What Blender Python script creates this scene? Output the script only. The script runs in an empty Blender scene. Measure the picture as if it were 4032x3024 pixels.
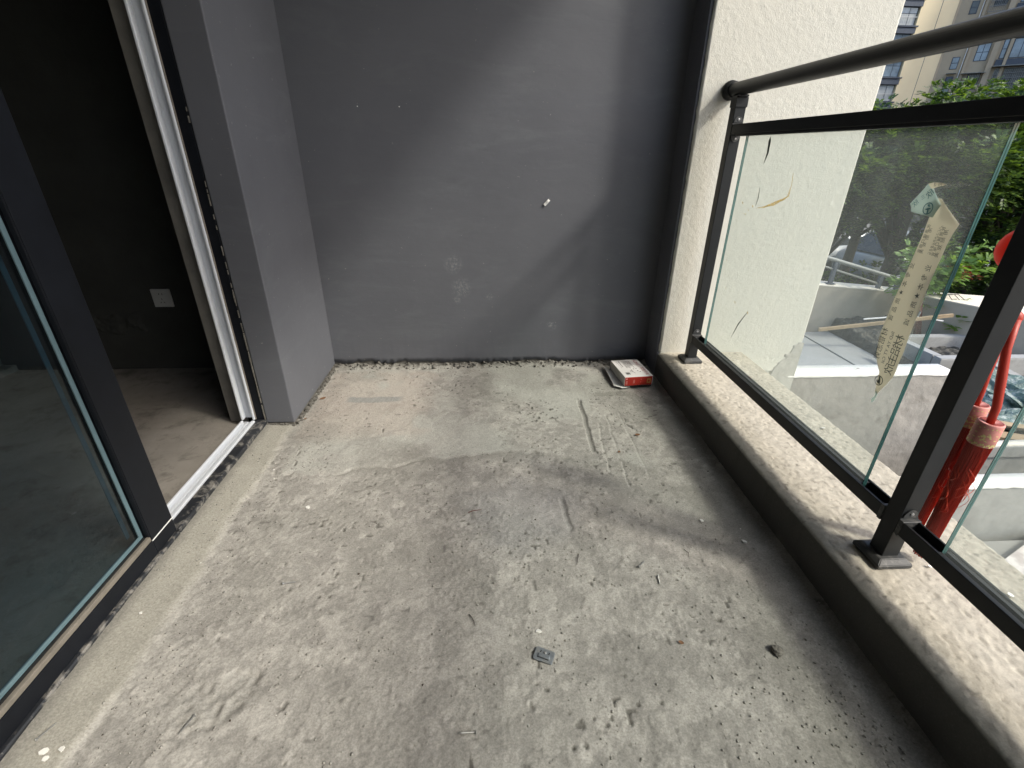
import bpy, bmesh, math, random
import numpy as np
from mathutils import Vector, Matrix, Euler

random.seed(7); rng = np.random.default_rng(7)
scene = bpy.context.scene
COL = scene.collection

# ------------------------------------------------------------------ camera
cam_d = bpy.data.cameras.new('camera'); cam = bpy.data.objects.new('camera', cam_d); COL.objects.link(cam)
scene.camera = cam
cam_d.sensor_width = 36; cam_d.lens = 16.65; cam_d.clip_start = 0.02; cam_d.clip_end = 2000
def cam_axes(p, y, r):
    cp, sp, cy, sy = math.cos(p), math.sin(p), math.cos(y), math.sin(y)
    f = Vector((sy*cp, cy*cp, -sp)); rt = Vector((cy, -sy, 0)); up = rt.cross(f)
    return rt*math.cos(r)+up*math.sin(r), -rt*math.sin(r)+up*math.cos(r), f
_r, _u, _f = cam_axes(math.radians(26.32), math.radians(3.4), math.radians(0.7))
cam.matrix_world = Matrix(((_r.x, _u.x, -_f.x, 0), (_r.y, _u.y, -_f.y, 0), (_r.z, _u.z, -_f.z, 1.0), (0, 0, 0, 1)))

# ------------------------------------------------------------------ sky and sun
SUN = Vector((1.0, -0.54, 1.07)).normalized()          # direction towards the sun
w = bpy.data.worlds.new('World'); scene.world = w; w.use_nodes = True
nt = w.node_tree; bg = nt.nodes['Background']
sky = nt.nodes.new('ShaderNodeTexSky'); sky.sky_type = 'NISHITA'; sky.sun_disc = False
sky.sun_elevation = math.asin(SUN.z); sky.sun_rotation = math.atan2(SUN.x, SUN.y)
sky.air_density = 1.0; sky.dust_density = 3.0; sky.ozone_density = 1.0; sky.altitude = 20
nt.links.new(sky.outputs[0], bg.inputs[0]); bg.inputs[1].default_value = 0.15
sd = bpy.data.lights.new('sun', 'SUN'); sd.energy = 1.3; sd.angle = math.radians(5.6); sd.color = (1.0, 0.955, 0.855)
sun = bpy.data.objects.new('sun', sd); COL.objects.link(sun)
sun.rotation_euler = (-SUN).to_track_quat('-Z', 'Y').to_euler(); sun.location = (6, -3, 8)
vs = scene.view_settings; vs.view_transform = 'Standard'; vs.look = 'None'; vs.gamma = 1; vs.use_curve_mapping = False
vs.exposure = 1.12
scene.render.engine = 'CYCLES'
cy = scene.cycles; cy.use_denoising = True; cy.max_bounces = 10; cy.diffuse_bounces = 5; cy.transparent_max_bounces = 24
cy.caustics_reflective = False; cy.caustics_refractive = False; cy.sample_clamp_indirect = 6

# ------------------------------------------------------------------ node materials
def new_mat(name):
    m = bpy.data.materials.new(name); m.use_nodes = True
    return m, m.node_tree, m.node_tree.nodes['Principled BSDF']
def noise(nt, scale, detail=6, rough=.6, coord=None, dist=0.0, stretch=None):
    tc = nt.nodes.new('ShaderNodeTexCoord') if coord is None else None
    src = tc.outputs['Object'] if tc else coord
    if stretch:
        mp = nt.nodes.new('ShaderNodeMapping'); mp.inputs['Scale'].default_value = stretch
        nt.links.new(src, mp.inputs[0]); src = mp.outputs[0]
    n = nt.nodes.new('ShaderNodeTexNoise'); n.inputs['Scale'].default_value = scale
    n.inputs['Detail'].default_value = detail; n.inputs['Roughness'].default_value = rough
    n.inputs['Distortion'].default_value = dist
    nt.links.new(src, n.inputs['Vector']); return n.outputs['Fac']
def ramp(nt, fac, stops):
    r = nt.nodes.new('ShaderNodeValToRGB'); e = r.color_ramp.elements
    e[0].position = stops[0][0]; e[0].color = tuple(stops[0][1])+(1,)
    e[1].position = stops[-1][0]; e[1].color = tuple(stops[-1][1])+(1,)
    for p, c in stops[1:-1]:
        k = e.new(p); k.color = tuple(c)+(1,)
    nt.links.new(fac, r.inputs[0]); return r.outputs[0]
def mix(nt, fac, a, b, mode='MIX'):
    m = nt.nodes.new('ShaderNodeMix'); m.data_type = 'RGBA'; m.blend_type = mode
    for sock, v in ((m.inputs[0], fac), (m.inputs[6], a), (m.inputs[7], b)):
        if isinstance(v, (int, float)): sock.default_value = v
        elif isinstance(v, tuple): sock.default_value = v+(1,)
        else: nt.links.new(v, sock)
    return m.outputs[2]
def bump(nt, bsdf, heights, dist=.001):
    prev = None
    for h, s, d in heights:
        b = nt.nodes.new('ShaderNodeBump'); b.inputs['Strength'].default_value = s; b.inputs['Distance'].default_value = d
        nt.links.new(h, b.inputs['Height'])
        if prev is not None: nt.links.new(prev, b.inputs['Normal'])
        prev = b.outputs[0]
    nt.links.new(prev, bsdf.inputs['Normal'])
def pbr(name, col, rough=.6, metal=0.0, var=.15, vscale=4, bumps=(), spec=.5, dirt=None, dscale=3, dthr=(.5, .7), stretch=None):
    m, nt, b = new_mat(name)
    n = noise(nt, vscale, 6, .65, stretch=stretch)
    c = ramp(nt, n, [(.3, tuple(x*(1-var) for x in col)), (.7, tuple(min(1, x*(1+var)) for x in col))])
    if dirt:
        f = ramp(nt, noise(nt, dscale, 9, .7, dist=.4), [(dthr[0], (0, 0, 0)), (dthr[1], (1, 1, 1))])
        c = mix(nt, f, c, tuple(dirt))
    nt.links.new(c, b.inputs['Base Color'])
    b.inputs['Roughness'].default_value = rough; b.inputs['Metallic'].default_value = metal
    b.inputs['Specular IOR Level'].default_value = spec
    if bumps: bump(nt, b, [(noise(nt, s, 5, .6), st, d) for s, st, d in bumps])
    return m
def glass_mat(name, tint, dust, dustcol, rough=0.0, dscale=3):
    m, nt, b = new_mat(name); nt.nodes.remove(b); out = nt.nodes['Material Output']
    tr = nt.nodes.new('ShaderNodeBsdfTransparent'); tr.inputs[0].default_value = tuple(tint)+(1,)
    gl = nt.nodes.new('ShaderNodeBsdfGlossy'); gl.inputs['Roughness'].default_value = rough
    fr = nt.nodes.new('ShaderNodeFresnel'); fr.inputs[0].default_value = 1.5
    df = nt.nodes.new('ShaderNodeBsdfDiffuse'); df.inputs[0].default_value = tuple(dustcol)+(1,)
    m1 = nt.nodes.new('ShaderNodeMixShader'); m2 = nt.nodes.new('ShaderNodeMixShader'); m3 = nt.nodes.new('ShaderNodeMixShader'); m3.inputs[0].default_value = .5
    tl = nt.nodes.new('ShaderNodeBsdfTranslucent'); tl.inputs[0].default_value = tuple(dustcol)+(1,); nt.links.new(df.outputs[0], m3.inputs[1]); nt.links.new(tl.outputs[0], m3.inputs[2])
    geo = nt.nodes.new('ShaderNodeNewGeometry')
    # reflect only on front faces so that the inner faces of the slab do not trap light
    mul = nt.nodes.new('ShaderNodeMath'); mul.operation = 'MULTIPLY'
    inv = nt.nodes.new('ShaderNodeMath'); inv.operation = 'SUBTRACT'; inv.inputs[0].default_value = 1
    nt.links.new(geo.outputs['Backfacing'], inv.inputs[1]); nt.links.new(fr.outputs[0], mul.inputs[0]); nt.links.new(inv.outputs[0], mul.inputs[1])
    nt.links.new(mul.outputs[0], m1.inputs[0]); nt.links.new(tr.outputs[0], m1.inputs[1]); nt.links.new(gl.outputs[0], m1.inputs[2])
    d = ramp(nt, noise(nt, dscale, 8, .7, stretch=(1, 1, .35)), [(.3, (dust*.6,)*3), (.7, (dust*1.4,)*3)])
    nt.links.new(d, m2.inputs[0]); nt.links.new(m1.outputs[0], m2.inputs[1]); nt.links.new(m3.outputs[0], m2.inputs[2])
    nt.links.new(m2.outputs[0], out.inputs[0]); return m
def attr_mat(name, rough=.85, bumps=(), spec=.3, fine=.12, fscale=260, speck=.5):
    m, nt, b = new_mat(name)
    a = nt.nodes.new('ShaderNodeAttribute'); a.attribute_name = 'Col'
    f = ramp(nt, noise(nt, fscale, 4, .7), [(.25, (1-fine*1.6,)*3), (.75, (1+fine,)*3)])
    c = mix(nt, 1.0, a.outputs['Color'], f, 'MULTIPLY')
    c = mix(nt, ramp(nt, noise(nt, 150, 7, .75), [(.58, (0, 0, 0)), (.68, (speck,)*3)]), c, (.19, .185, .16))
    c = mix(nt, ramp(nt, noise(nt, 115, 7, .8, stretch=(1.1, .9, 1)), [(.58, (0, 0, 0)), (.68, (speck*.7,)*3)]), c, (.52, .515, .46))
    nt.links.new(c, b.inputs['Base Color']); b.inputs['Roughness'].default_value = rough
    b.inputs['Specular IOR Level'].default_value = spec
    bump(nt, b, [(noise(nt, s, 5, .65), st, d) for s, st, d in bumps]); return m

M = {}; YBP = 2.250
# dark blue-grey emulsion with scuffs and roller marks
m, nt, b = new_mat('grey_wall_paint')
c = ramp(nt, noise(nt, 1.6, 6, .6), [(.3, (.103, .108, .123)), (.7, (.128, .133, .149))])
sc_ = ramp(nt, noise(nt, 5, 10, .75, dist=1.2, stretch=(.5, .5, 2.2)), [(.62, (0, 0, 0)), (.74, (.35, .35, .35))])
c = mix(nt, sc_, c, (.16, .172, .185))
gp_ = nt.nodes.new('ShaderNodeNewGeometry')
for ctr, rad in (((-.150, YBP, .515), .050), ((-.115, YBP, .405), .055), ((-.135, YBP, .345), .022), ((.33, YBP, .21), .03), ((.02, YBP, .36), .02)):
    dn = nt.nodes.new('ShaderNodeVectorMath'); dn.operation = 'DISTANCE'; dn.inputs[1].default_value = ctr; nt.links.new(gp_.outputs['Position'], dn.inputs[0])
    fall_ = ramp(nt, dn.outputs['Value'], [(rad*.35, (.75, .75, .75)), (rad, (0, 0, 0))])
    msk_ = mix(nt, 1.0, fall_, ramp(nt, noise(nt, 75, 8, .75), [(.47, (0, 0, 0)), (.60, (1, 1, 1))]), 'MULTIPLY')
    c = mix(nt, msk_, c, (.235, .245, .255))
wm_ = ramp(nt, noise(nt, 3.2, 8, .7, dist=.6, stretch=(.7, .7, 2.6)), [(.52, (0, 0, 0)), (.70, (.4, .4, .4))]); c = mix(nt, wm_, c, (.155, .166, .178))
c = mix(nt, ramp(nt, noise(nt, 70, 2, .5), [(.735, (0, 0, 0)), (.76, (.6, .6, .6))]), c, (.30, .30, .30))
nt.links.new(c, b.inputs['Base Color']); b.inputs['Roughness'].default_value = .62; b.inputs['Specular IOR Level'].default_value = .35
bump(nt, b, [(noise(nt, 9, 4, .5, stretch=(.6, .6, 1.6)), .35, .005), (noise(nt, 55, 4, .6, stretch=(.5, .5, 1.6)), .30, .0012), (noise(nt, 420, 3, .5), .35, .0006)])
M['paint'] = m
M['paint_smudge'] = pbr('chalky_smudge', (.235, .24, .25), .9, var=.25, vscale=60)
# stucco: creamy white orange-peel render
def stucco(name, col, fine, dirt):
    m, nt, b = new_mat(name)
    v = nt.nodes.new('ShaderNodeTexVoronoi'); v.inputs['Scale'].default_value = fine; v.feature = 'SMOOTH_F1'
    tc = nt.nodes.new('ShaderNodeTexCoord')
    wn = nt.nodes.new('ShaderNodeTexNoise'); wn.inputs['Scale'].default_value = fine*1.3; nt.links.new(tc.outputs['Object'], wn.inputs['Vector'])
    add = nt.nodes.new('ShaderNodeMix'); add.data_type = 'VECTOR'; add.inputs[0].default_value = .012
    nt.links.new(tc.outputs['Object'], add.inputs[4]); nt.links.new(wn.outputs['Color'], add.inputs[5])
    nt.links.new(add.outputs[1], v.inputs['Vector'])
    c = ramp(nt, noise(nt, 2.2, 8, .7), [(.3, tuple(x*.93 for x in col)), (.7, col)])
    c = mix(nt, ramp(nt, noise(nt, 46, 6, .7), [(.64, (0, 0, 0)), (.76, (.7, .7, .7))]), c, dirt)
    nt.links.new(c, b.inputs['Base Color']); b.inputs['Roughness'].default_value = .9; b.inputs['Specular IOR Level'].default_value = .2
    bump(nt, b, [(v.outputs['Distance'], .45, .0014), (noise(nt, fine*.9, 4, .65), .6, .0020), (noise(nt, fine*4, 3, .6), .3, .0006)])
    return m
M['stucco'] = stucco('cream_stucco', (.685, .68, .605), 240, (.42, .39, .34))
M['metal'] = pbr('dark_powder_coated_aluminium', (.014, .016, .017), .46, .0, .2, 14, ((500, .12, .0004),), .28, (.10, .10, .095), 24, (.66, .80))
M['metal_dusty'] = pbr('dusty_dark_aluminium', (.045, .048, .048), .55, .0, .25, 30, ((400, .2, .0005),), .4, (.17, .165, .15), 40, (.5, .75))
M['frame'] = pbr('dark_door_aluminium', (.009, .0105, .014), .45, .0, .2, 12, (), .15, (.13, .125, .115), 34, (.69, .78))
M['frame_dirty'] = pbr('mortar_splashed_aluminium', (.020, .022, .026), .5, .0, .2, 12, (), .5, (.22, .21, .19), 20, (.50, .60), stretch=None)
M['white_alu'] = pbr('pale_grey_aluminium_track', (.62, .65, .69), .42, .0, .02, 8, (), .5, (.52, .51, .48), 60, (.6, .9))
M['bevel'] = pbr('tan_glazing_bead', (.20, .18, .15), .5, .0, .2, 20)
M['seal'] = pbr('blue_grey_glass_edge', (.13, .20, .225), .3, .0, .15, 12)
M['black'] = pbr('black_rubber', (.012, .012, .012), .6)
M['steel'] = pbr('galvanised_steel', (.33, .36, .38), .42, .7, .15, 60, ((300, .2, .0003),), .5, (.45, .44, .40), 50, (.5, .7))
M['screw'] = pbr('bright_screw_steel', (.36, .36, .35), .4, .6, .1, 50)
M['rail_glass'] = glass_mat('railing_glass', (.925, .95, .937), .07, (.62, .68, .65), 0, 5)
M['door_glass'] = glass_mat('door_glass', (.52, .62, .67), .012, (.38, .48, .52), 0, 5)
M['glass_edge'] = pbr('green_glass_edge', (.06, .17, .16), .15, .0, .25, 10, (), .6)
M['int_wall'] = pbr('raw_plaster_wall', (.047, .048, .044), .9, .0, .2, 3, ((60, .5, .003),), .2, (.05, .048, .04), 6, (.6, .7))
M['int_floor'] = pbr('raw_screed_floor', (.27, .25, .22), .9, .0, .18, 5, ((45, .5, .003), (300, .4, .0008)), .2, (.16, .15, .13), 9, (.52, .66))
M['reveal'] = pbr('raw_cement_reveal', (.20, .19, .17), .92, .0, .2, 9, ((70, .6, .003),), .2)
M['ceil'] = pbr('ceiling_render', (.36, .355, .34), .9, .0, .08, 3, ((90, .3, .002),), .2)
M['concrete'] = pbr('rough_concrete', (.33, .315, .285), .92, .0, .16, 3, ((26, .5, .008), (130, .6, .002)), .2, (.20, .185, .16), 7, (.55, .75))
M['concrete2'] = pbr('smooth_grey_cement', (.34, .34, .32), .9, .0, .14, 3, ((40, .4, .004), (200, .3, .001)), .2, (.24, .235, .22), 5, (.5, .75))
M['cap'] = pbr('white_painted_cap', (.86, .85, .80), .85, .0, .05, 5, ((80, .3, .002),), .2)
M['beige'] = pbr('beige_render', (.44, .40, .33), .9, .0, .1, 2, ((60, .3, .003),), .2, (.36, .33, .27), 3, (.5, .8))
M['beige_cap'] = pbr('beige_cap_render', (.72, .67, .57), .9, .0, .08, 3, ((60, .3, .003),), .2)
M['slab'] = pbr('pale_grey_slab', (.33, .34, .335), .85, .0, .08, 4, ((60, .3, .002),), .2)
M['patch'] = pbr('bare_mortar_patch', (.47, .465, .42), .9, .0, .1, 12, ((60, .5, .003),), .2)
M['soil'] = pbr('dark_rubble', (.10, .098, .088), .95, .0, .4, 14, ((18, 1, .02), (70, .8, .008)), .2, (.24, .23, .21), 40, (.62, .7))
M['darkground'] = pbr('dark_bitumen', (.035, .033, .033), .9, .0, .3, 6, ((30, .5, .01),), .2)
M['marble'] = pbr('pink_grey_marble', (.50, .45, .42), .4, .0, .2, 5, (), .5, (.70, .66, .62), 6, (.45, .55))
M['asphalt'] = pbr('asphalt', (.05, .05, .052), .9, .0, .2, 2, ((90, .5, .004),), .2)
M['wood'] = pbr('weathered_board', (.34, .25, .15), .8, .0, .2, 6, ((30, .4, .003),), .3, stretch=(1, 8, 8))
M['wood2'] = pbr('thin_wooden_batten', (.38, .29, .18), .8, .0, .2, 9, (), .3)
M['redpost'] = pbr('red_brown_steel', (.11, .030, .022), .6, .0, .3, 20)
M['greenbag'] = pbr('green_plastic_sheet', (.13, .20, .17), .4, .0, .5, 12, ((30, .9, .02), (90, .8, .008)), .6, (.42, .47, .44), 14, (.5, .6))
M['pvc'] = pbr('white_pvc', (.8, .8, .78), .5)
def sss(name, col, rough, trans):
    m, nt, b = new_mat(name); out = nt.nodes['Material Output']
    b.inputs['Base Color'].default_value = tuple(col)+(1,); b.inputs['Roughness'].default_value = rough
    t = nt.nodes.new('ShaderNodeBsdfTranslucent'); t.inputs[0].default_value = tuple(col)+(1,)
    mx = nt.nodes.new('ShaderNodeMixShader'); mx.inputs[0].default_value = trans
    nt.links.new(b.outputs[0], mx.inputs[1]); nt.links.new(t.outputs[0], mx.inputs[2]); nt.links.new(mx.outputs[0], out.inputs[0]); return m
M['red_silk'] = sss('red_silk_cord', (.52, .05, .025), .45, .25)
M['red_thread'] = sss('red_fringe_thread', (.50, .035, .018), .35, .25)
M['red_thread2'] = sss('bright_red_thread', (.62, .07, .03), .35, .2)
M['red_shell'] = sss('red_lantern_shell', (.66, .07, .025), .4, .6)
M['brocade'] = pbr('pink_red_brocade', (.58, .24, .20), .55, .0, .15, 60)
M['pleat'] = pbr('pink_pleated_silk', (.75, .42, .40), .5, .0, .1, 60)
M['gold'] = pbr('printed_gold', (.66, .58, .24), .4, .0, .2, 90)
M['tape'] = sss('kraft_tape_back', (.80, .77, .67), .55, .5)
M['tape_front'] = sss('pale_tape_front', (.74, .82, .78), .4, .5)
M['tape_ink'] = pbr('faded_teal_ink', (.10, .125, .12), .6)
M['tape_ink2'] = pbr('teal_ink', (.10, .28, .33), .6)
M['card'] = pbr('white_card', (.74, .73, .70), .6, .0, .04, 20)
M['card_grey'] = pbr('greyish_card_side', (.46, .45, .41), .7, .0, .06, 20)
M['card_red'] = pbr('red_print', (.42, .030, .018), .45, .0, .08, 20)
M['ink'] = pbr('grey_print', (.20, .19, .18), .6)
M['inkred'] = pbr('dark_red_print', (.33, .05, .04), .6)
M['ink_pink'] = pbr('pale_pink_print', (.72, .34, .30), .6)
M['card_gold'] = pbr('gold_label_print', (.42, .27, .07), .5)
M['sliver'] = pbr('dark_leaf_sliver', (.035, .06, .045), .6)
M['smear'] = pbr('brown_streak', (.42, .34, .17), .6)
_nt = M['smear'].node_tree; _b = _nt.nodes['Principled BSDF']; _t = _nt.nodes.new('ShaderNodeBsdfTransparent'); _m = _nt.nodes.new('ShaderNodeMixShader')
_nt.links.new(ramp(_nt, noise(_nt, 160, 5, .7), [(.42, (.25,)*3), (.6, (1, 1, 1))]), _m.inputs[0]); _tl = _nt.nodes.new('ShaderNodeBsdfTranslucent'); _tl.inputs[0].default_value = (.62, .47, .18, 1); _m2 = _nt.nodes.new('ShaderNodeMixShader'); _m2.inputs[0].default_value = .7; _nt.links.new(_b.outputs[0], _m2.inputs[1]); _nt.links.new(_tl.outputs[0], _m2.inputs[2]); _nt.links.new(_t.outputs[0], _m.inputs[1]); _nt.links.new(_m2.outputs[0], _m.inputs[2]); _nt.links.new(_m.outputs[0], _nt.nodes['Material Output'].inputs[0])
M['dry_leaf'] = pbr('dry_brown_leaf', (.16, .075, .03), .7, .0, .3, 60)
M['twig'] = pbr('dark_twig', (.06, .045, .035), .8)
M['plaster_chip'] = pbr('white_plaster_flake', (.78, .77, .72), .8, .0, .05)
M['grit'] = pbr('grey_grit', (.30, .29, .26), .95, .0, .45, 90)
M['grit2'] = pbr('crumbled_mortar', (.15, .143, .125), .95, .0, .35, 60, ((200, .5, .002),))
M['socket'] = pbr('white_socket_plastic', (.50, .50, .48), .4)
M['tanwall'] = pbr('tan_tiled_facade', (.45, .375, .27), .85, .0, .05, .6, (), .2)
M['creamwall'] = pbr('cream_tiled_facade', (.82, .69, .45), .85, .0, .04, .4, (), .2)
M['bluepanel'] = pbr('blue_grey_spandrel', (.065, .080, .105), .6)
M['winframe'] = pbr('navy_window_frame', (.03, .04, .06), .5)
M['winframe_w'] = pbr('pale_window_bar', (.50, .50, .48), .5)
M['pane'] = pbr('far_window_pane', (.20, .26, .31), .12, .0, .5, .5, (), .8)
M['pane_dark'] = pbr('dark_far_window_pane', (.07, .08, .085), .2, .0, .4, .8, (), .7)
M['curtain'] = pbr('drawn_curtain', (.42, .44, .43), .7, .0, .25, 3, stretch=(6, 6, .4))
M['curtain_tan'] = pbr('tan_drawn_curtain', (.34, .27, .19), .7, .0, .2, 3, stretch=(6, 6, .4))
M['cage'] = pbr('dull_steel_bars', (.20, .20, .19), .5)
M['canopy'] = pbr('grey_tin_canopy', (.24, .25, .235), .5)
M['trunk'] = pbr('grey_brown_bark', (.09, .075, .06), .9, .0, .3, 12, ((20, 1, .02),))
def leafmat(name, cols):
    m, nt, b = new_mat(name); out = nt.nodes['Material Output']
    g = nt.nodes.new('ShaderNodeNewGeometry')
    r = ramp(nt, g.outputs['Random Per Island'], [(i/(len(cols)-1), c) for i, c in enumerate(cols)])
    nt.links.new(r, b.inputs['Base Color']); b.inputs['Roughness'].default_value = .5
    t = nt.nodes.new('ShaderNodeBsdfTranslucent'); nt.links.new(mix(nt, 1.0, r, (1.6, 1.5, .6), 'MULTIPLY'), t.inputs[0])
    mx = nt.nodes.new('ShaderNodeMixShader'); mx.inputs[0].default_value = .35
    nt.links.new(b.outputs[0], mx.inputs[1]); nt.links.new(t.outputs[0], mx.inputs[2]); nt.links.new(mx.outputs[0], out.inputs[0]); return m
M['leaf'] = leafmat('tree_leaf', [(.020, .045, .014), (.040, .082, .018), (.075, .14, .026), (.17, .265, .045)])
M['leaf2'] = leafmat('shrub_leaf', [(.08, .16, .035), (.14, .25, .05), (.2, .32, .08)])
M['redleaf'] = leafmat('reddish_leaf', [(.16, .03, .02), (.25, .05, .03)])
def carmat(n, c): return pbr(n, c, .25, .0, .03, 1, (), .6)
M['car_white'] = carmat('white_car_paint', (.62, .64, .66)); M['car_grey'] = carmat('silver_car_paint', (.34, .37, .40)); M['car_dark'] = carmat('dark_car_paint', (.08, .09, .11))
M['car_glass'] = pbr('car_window', (.03, .035, .04), .1, .0, .1, 1, (), .8)

# ------------------------------------------------------------------ object helpers
def tag(o, label=None, cat=None, group=None, kind=None):
    if label: o['label'] = label
    if cat: o['category'] = cat
    if group: o['group'] = group
    if kind: o['kind'] = kind
    return o
def thing(name, label, cat, loc=(0, 0, 0), group=None, rot=(0, 0, 0)):
    o = bpy.data.objects.new(name, None); COL.objects.link(o); o.location = loc; o.rotation_euler = rot
    o.empty_display_size = .1
    return tag(o, label, cat, group)
def obj(name, mesh, mat, parent=None, smooth=False, local=False):
    """world-coordinate mesh; parented so that its world position is kept (local=True: mesh is already in the parent's frame)"""
    if isinstance(mesh, bmesh.types.BMesh):
        me = bpy.data.meshes.new(name); bmesh.ops.recalc_face_normals(mesh, faces=mesh.faces); mesh.to_mesh(me); mesh.free()
    else: me = mesh; me.name = name
    for x in (mat if isinstance(mat, (list, tuple)) else [mat]): me.materials.append(x)
    if smooth: me.polygons.foreach_set('use_smooth', [True]*len(me.polygons))
    o = bpy.data.objects.new(name, me); COL.objects.link(o)
    if parent is not None:
        o.parent = parent
        if not local:
            mw = Matrix.Identity(4); p = parent
            while p is not None:
                mw = Matrix.LocRotScale(p.location, p.rotation_euler, p.scale) @ mw if p is parent else Matrix.LocRotScale(p.location, p.rotation_euler, p.scale) @ mw
                p = p.parent
            me.transform(mw.inverted())
    return o
def BM(): return bmesh.new()
def box(bm, x0, x1, y0, y1, z0, z1, bev=0, seg=1, mtx=None, mi=0):
    r = bmesh.ops.create_cube(bm, size=1)
    vs_ = r['verts']
    for v in vs_: v.co = Vector(((x0+x1)/2+v.co.x*(x1-x0), (y0+y1)/2+v.co.y*(y1-y0), (z0+z1)/2+v.co.z*(z1-z0)))
    fs = list({f for v in vs_ for f in v.link_faces})
    for f in fs: f.material_index = mi
    if bev:
        es = list({e for v in vs_ for e in v.link_edges})
        r2 = bmesh.ops.bevel(bm, geom=es, offset=bev, segments=seg, affect='EDGES', profile=.5)
        vs_ = list({v for f in r2['faces'] for v in f.verts} | {v for v in vs_ if v.is_valid})
    if mtx is not None:
        for v in vs_:
            if v.is_valid: v.co = mtx @ v.co
    return bm
def boxo(name, x0, x1, y0, y1, z0, z1, mat, parent=None, bev=0, seg=2, mtx=None):
    return obj(name, box(BM(), x0, x1, y0, y1, z0, z1, bev, seg, mtx), mat, parent)
def tube(bm, pts, rad, n=10, caps=True, mi=0):
    pts = [Vector(p) for p in pts]; rings = []
    rads = rad if isinstance(rad, (list, tuple)) else [rad]*len(pts)
    t0 = (pts[1]-pts[0]).normalized(); ref = Vector((0, 0, 1)) if abs(t0.z) < .9 else Vector((1, 0, 0))
    a = t0.cross(ref).normalized()
    for i, p in enumerate(pts):
        t = (pts[min(i+1, len(pts)-1)]-pts[max(i-1, 0)]).normalized()
        a = (a - t*a.dot(t)).normalized(); b_ = t.cross(a)
        rings.append([bm.verts.new(p+(a*math.cos(k*2*math.pi/n)+b_*math.sin(k*2*math.pi/n))*rads[i]) for k in range(n)])
    for r0, r1 in zip(rings, rings[1:]):
        for k in range(n): bm.faces.new((r0[k], r0[(k+1) % n], r1[(k+1) % n], r1[k])).material_index = mi
    if caps: bm.faces.new(rings[0][::-1]); bm.faces.new(rings[-1])
    return bm
def lathe(bm, prof, c, n=24, axis='z', mi=0, top=True):
    rings = []
    for r, h in prof:
        ring = []
        for k in range(n):
            a = 2*math.pi*k/n; u, v = r*math.cos(a), r*math.sin(a)
            p = {'z': (c[0]+u, c[1]+v, c[2]+h), 'y': (c[0]+u, c[1]+h, c[2]+v), 'x': (c[0]+h, c[1]+u, c[2]+v)}[axis]
            ring.append(bm.verts.new(p))
        rings.append(ring)
    for r0, r1 in zip(rings, rings[1:]):
        for k in range(n): bm.faces.new((r0[k], r0[(k+1) % n], r1[(k+1) % n], r1[k])).material_index = mi
    bm.faces.new(rings[0][::-1])
    if top: bm.faces.new(rings[-1])
    return bm
def prism(bm, poly, z0, z1):
    lo = [bm.verts.new((x, y, z0)) for x, y in poly]; hi = [bm.verts.new((x, y, z1)) for x, y in poly]
    n = len(poly)
    for i in range(n): bm.faces.new((lo[i], lo[(i+1) % n], hi[(i+1) % n], hi[i]))
    bm.faces.new(lo[::-1]); bm.faces.new(hi); return bm
def mesh_np(name, V, F):
    me = bpy.data.meshes.new(name); k = F.shape[1]
    me.vertices.add(len(V)); me.vertices.foreach_set('co', np.ascontiguousarray(V, dtype=np.float32).ravel())
    me.loops.add(F.size); me.loops.foreach_set('vertex_index', np.ascontiguousarray(F, dtype=np.int32).ravel())
    me.polygons.add(len(F)); me.polygons.foreach_set('loop_start', np.arange(0, F.size, k, dtype=np.int32))
    me.update(calc_edges=True); me.validate(); return me
def grid_faces(nu, nv):
    i = np.arange(nu*nv).reshape(nv, nu)
    return np.stack([i[:-1, :-1], i[:-1, 1:], i[1:, 1:], i[1:, :-1]], -1).reshape(-1, 4)
def vnoise(X, Y, cell, seed):
    r = np.random.default_rng(seed); G = r.random((256, 256))
    x = X/cell+37.3; y = Y/cell+11.7; xi = np.floor(x).astype(int); yi = np.floor(y).astype(int)
    fx = x-xi; fy = y-yi; fx = fx*fx*(3-2*fx); fy = fy*fy*(3-2*fy)
    g = lambda a, b_: G[a % 256, b_ % 256]
    return (g(xi, yi)*(1-fx)+g(xi+1, yi)*fx)*(1-fy)+(g(xi, yi+1)*(1-fx)+g(xi+1, yi+1)*fx)*fy
def fbm(X, Y, cell, seed, oct=4, gain=.5):
    s = 0; a = 1; t = 0
    for o in range(oct): s = s+a*vnoise(X, Y, cell/2**o, seed+o*13); t += a; a *= gain
    return s/t
def sstep(a, b_, x): t = np.clip((x-a)/(b_-a), 0, 1); return t*t*(3-2*t)
def setcol(me, C):
    a = me.color_attributes.new('Col', 'FLOAT_COLOR', 'POINT')
    a.data.foreach_set('color', np.concatenate([C, np.ones((len(C), 1))], 1).astype(np.float32).ravel())

# ================================================================== SETTING: balcony
XL, XR, YB = -.770, .830, 2.252        # pier face, kerb face, back wall
XS = -.875                              # door sill outer face
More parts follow.
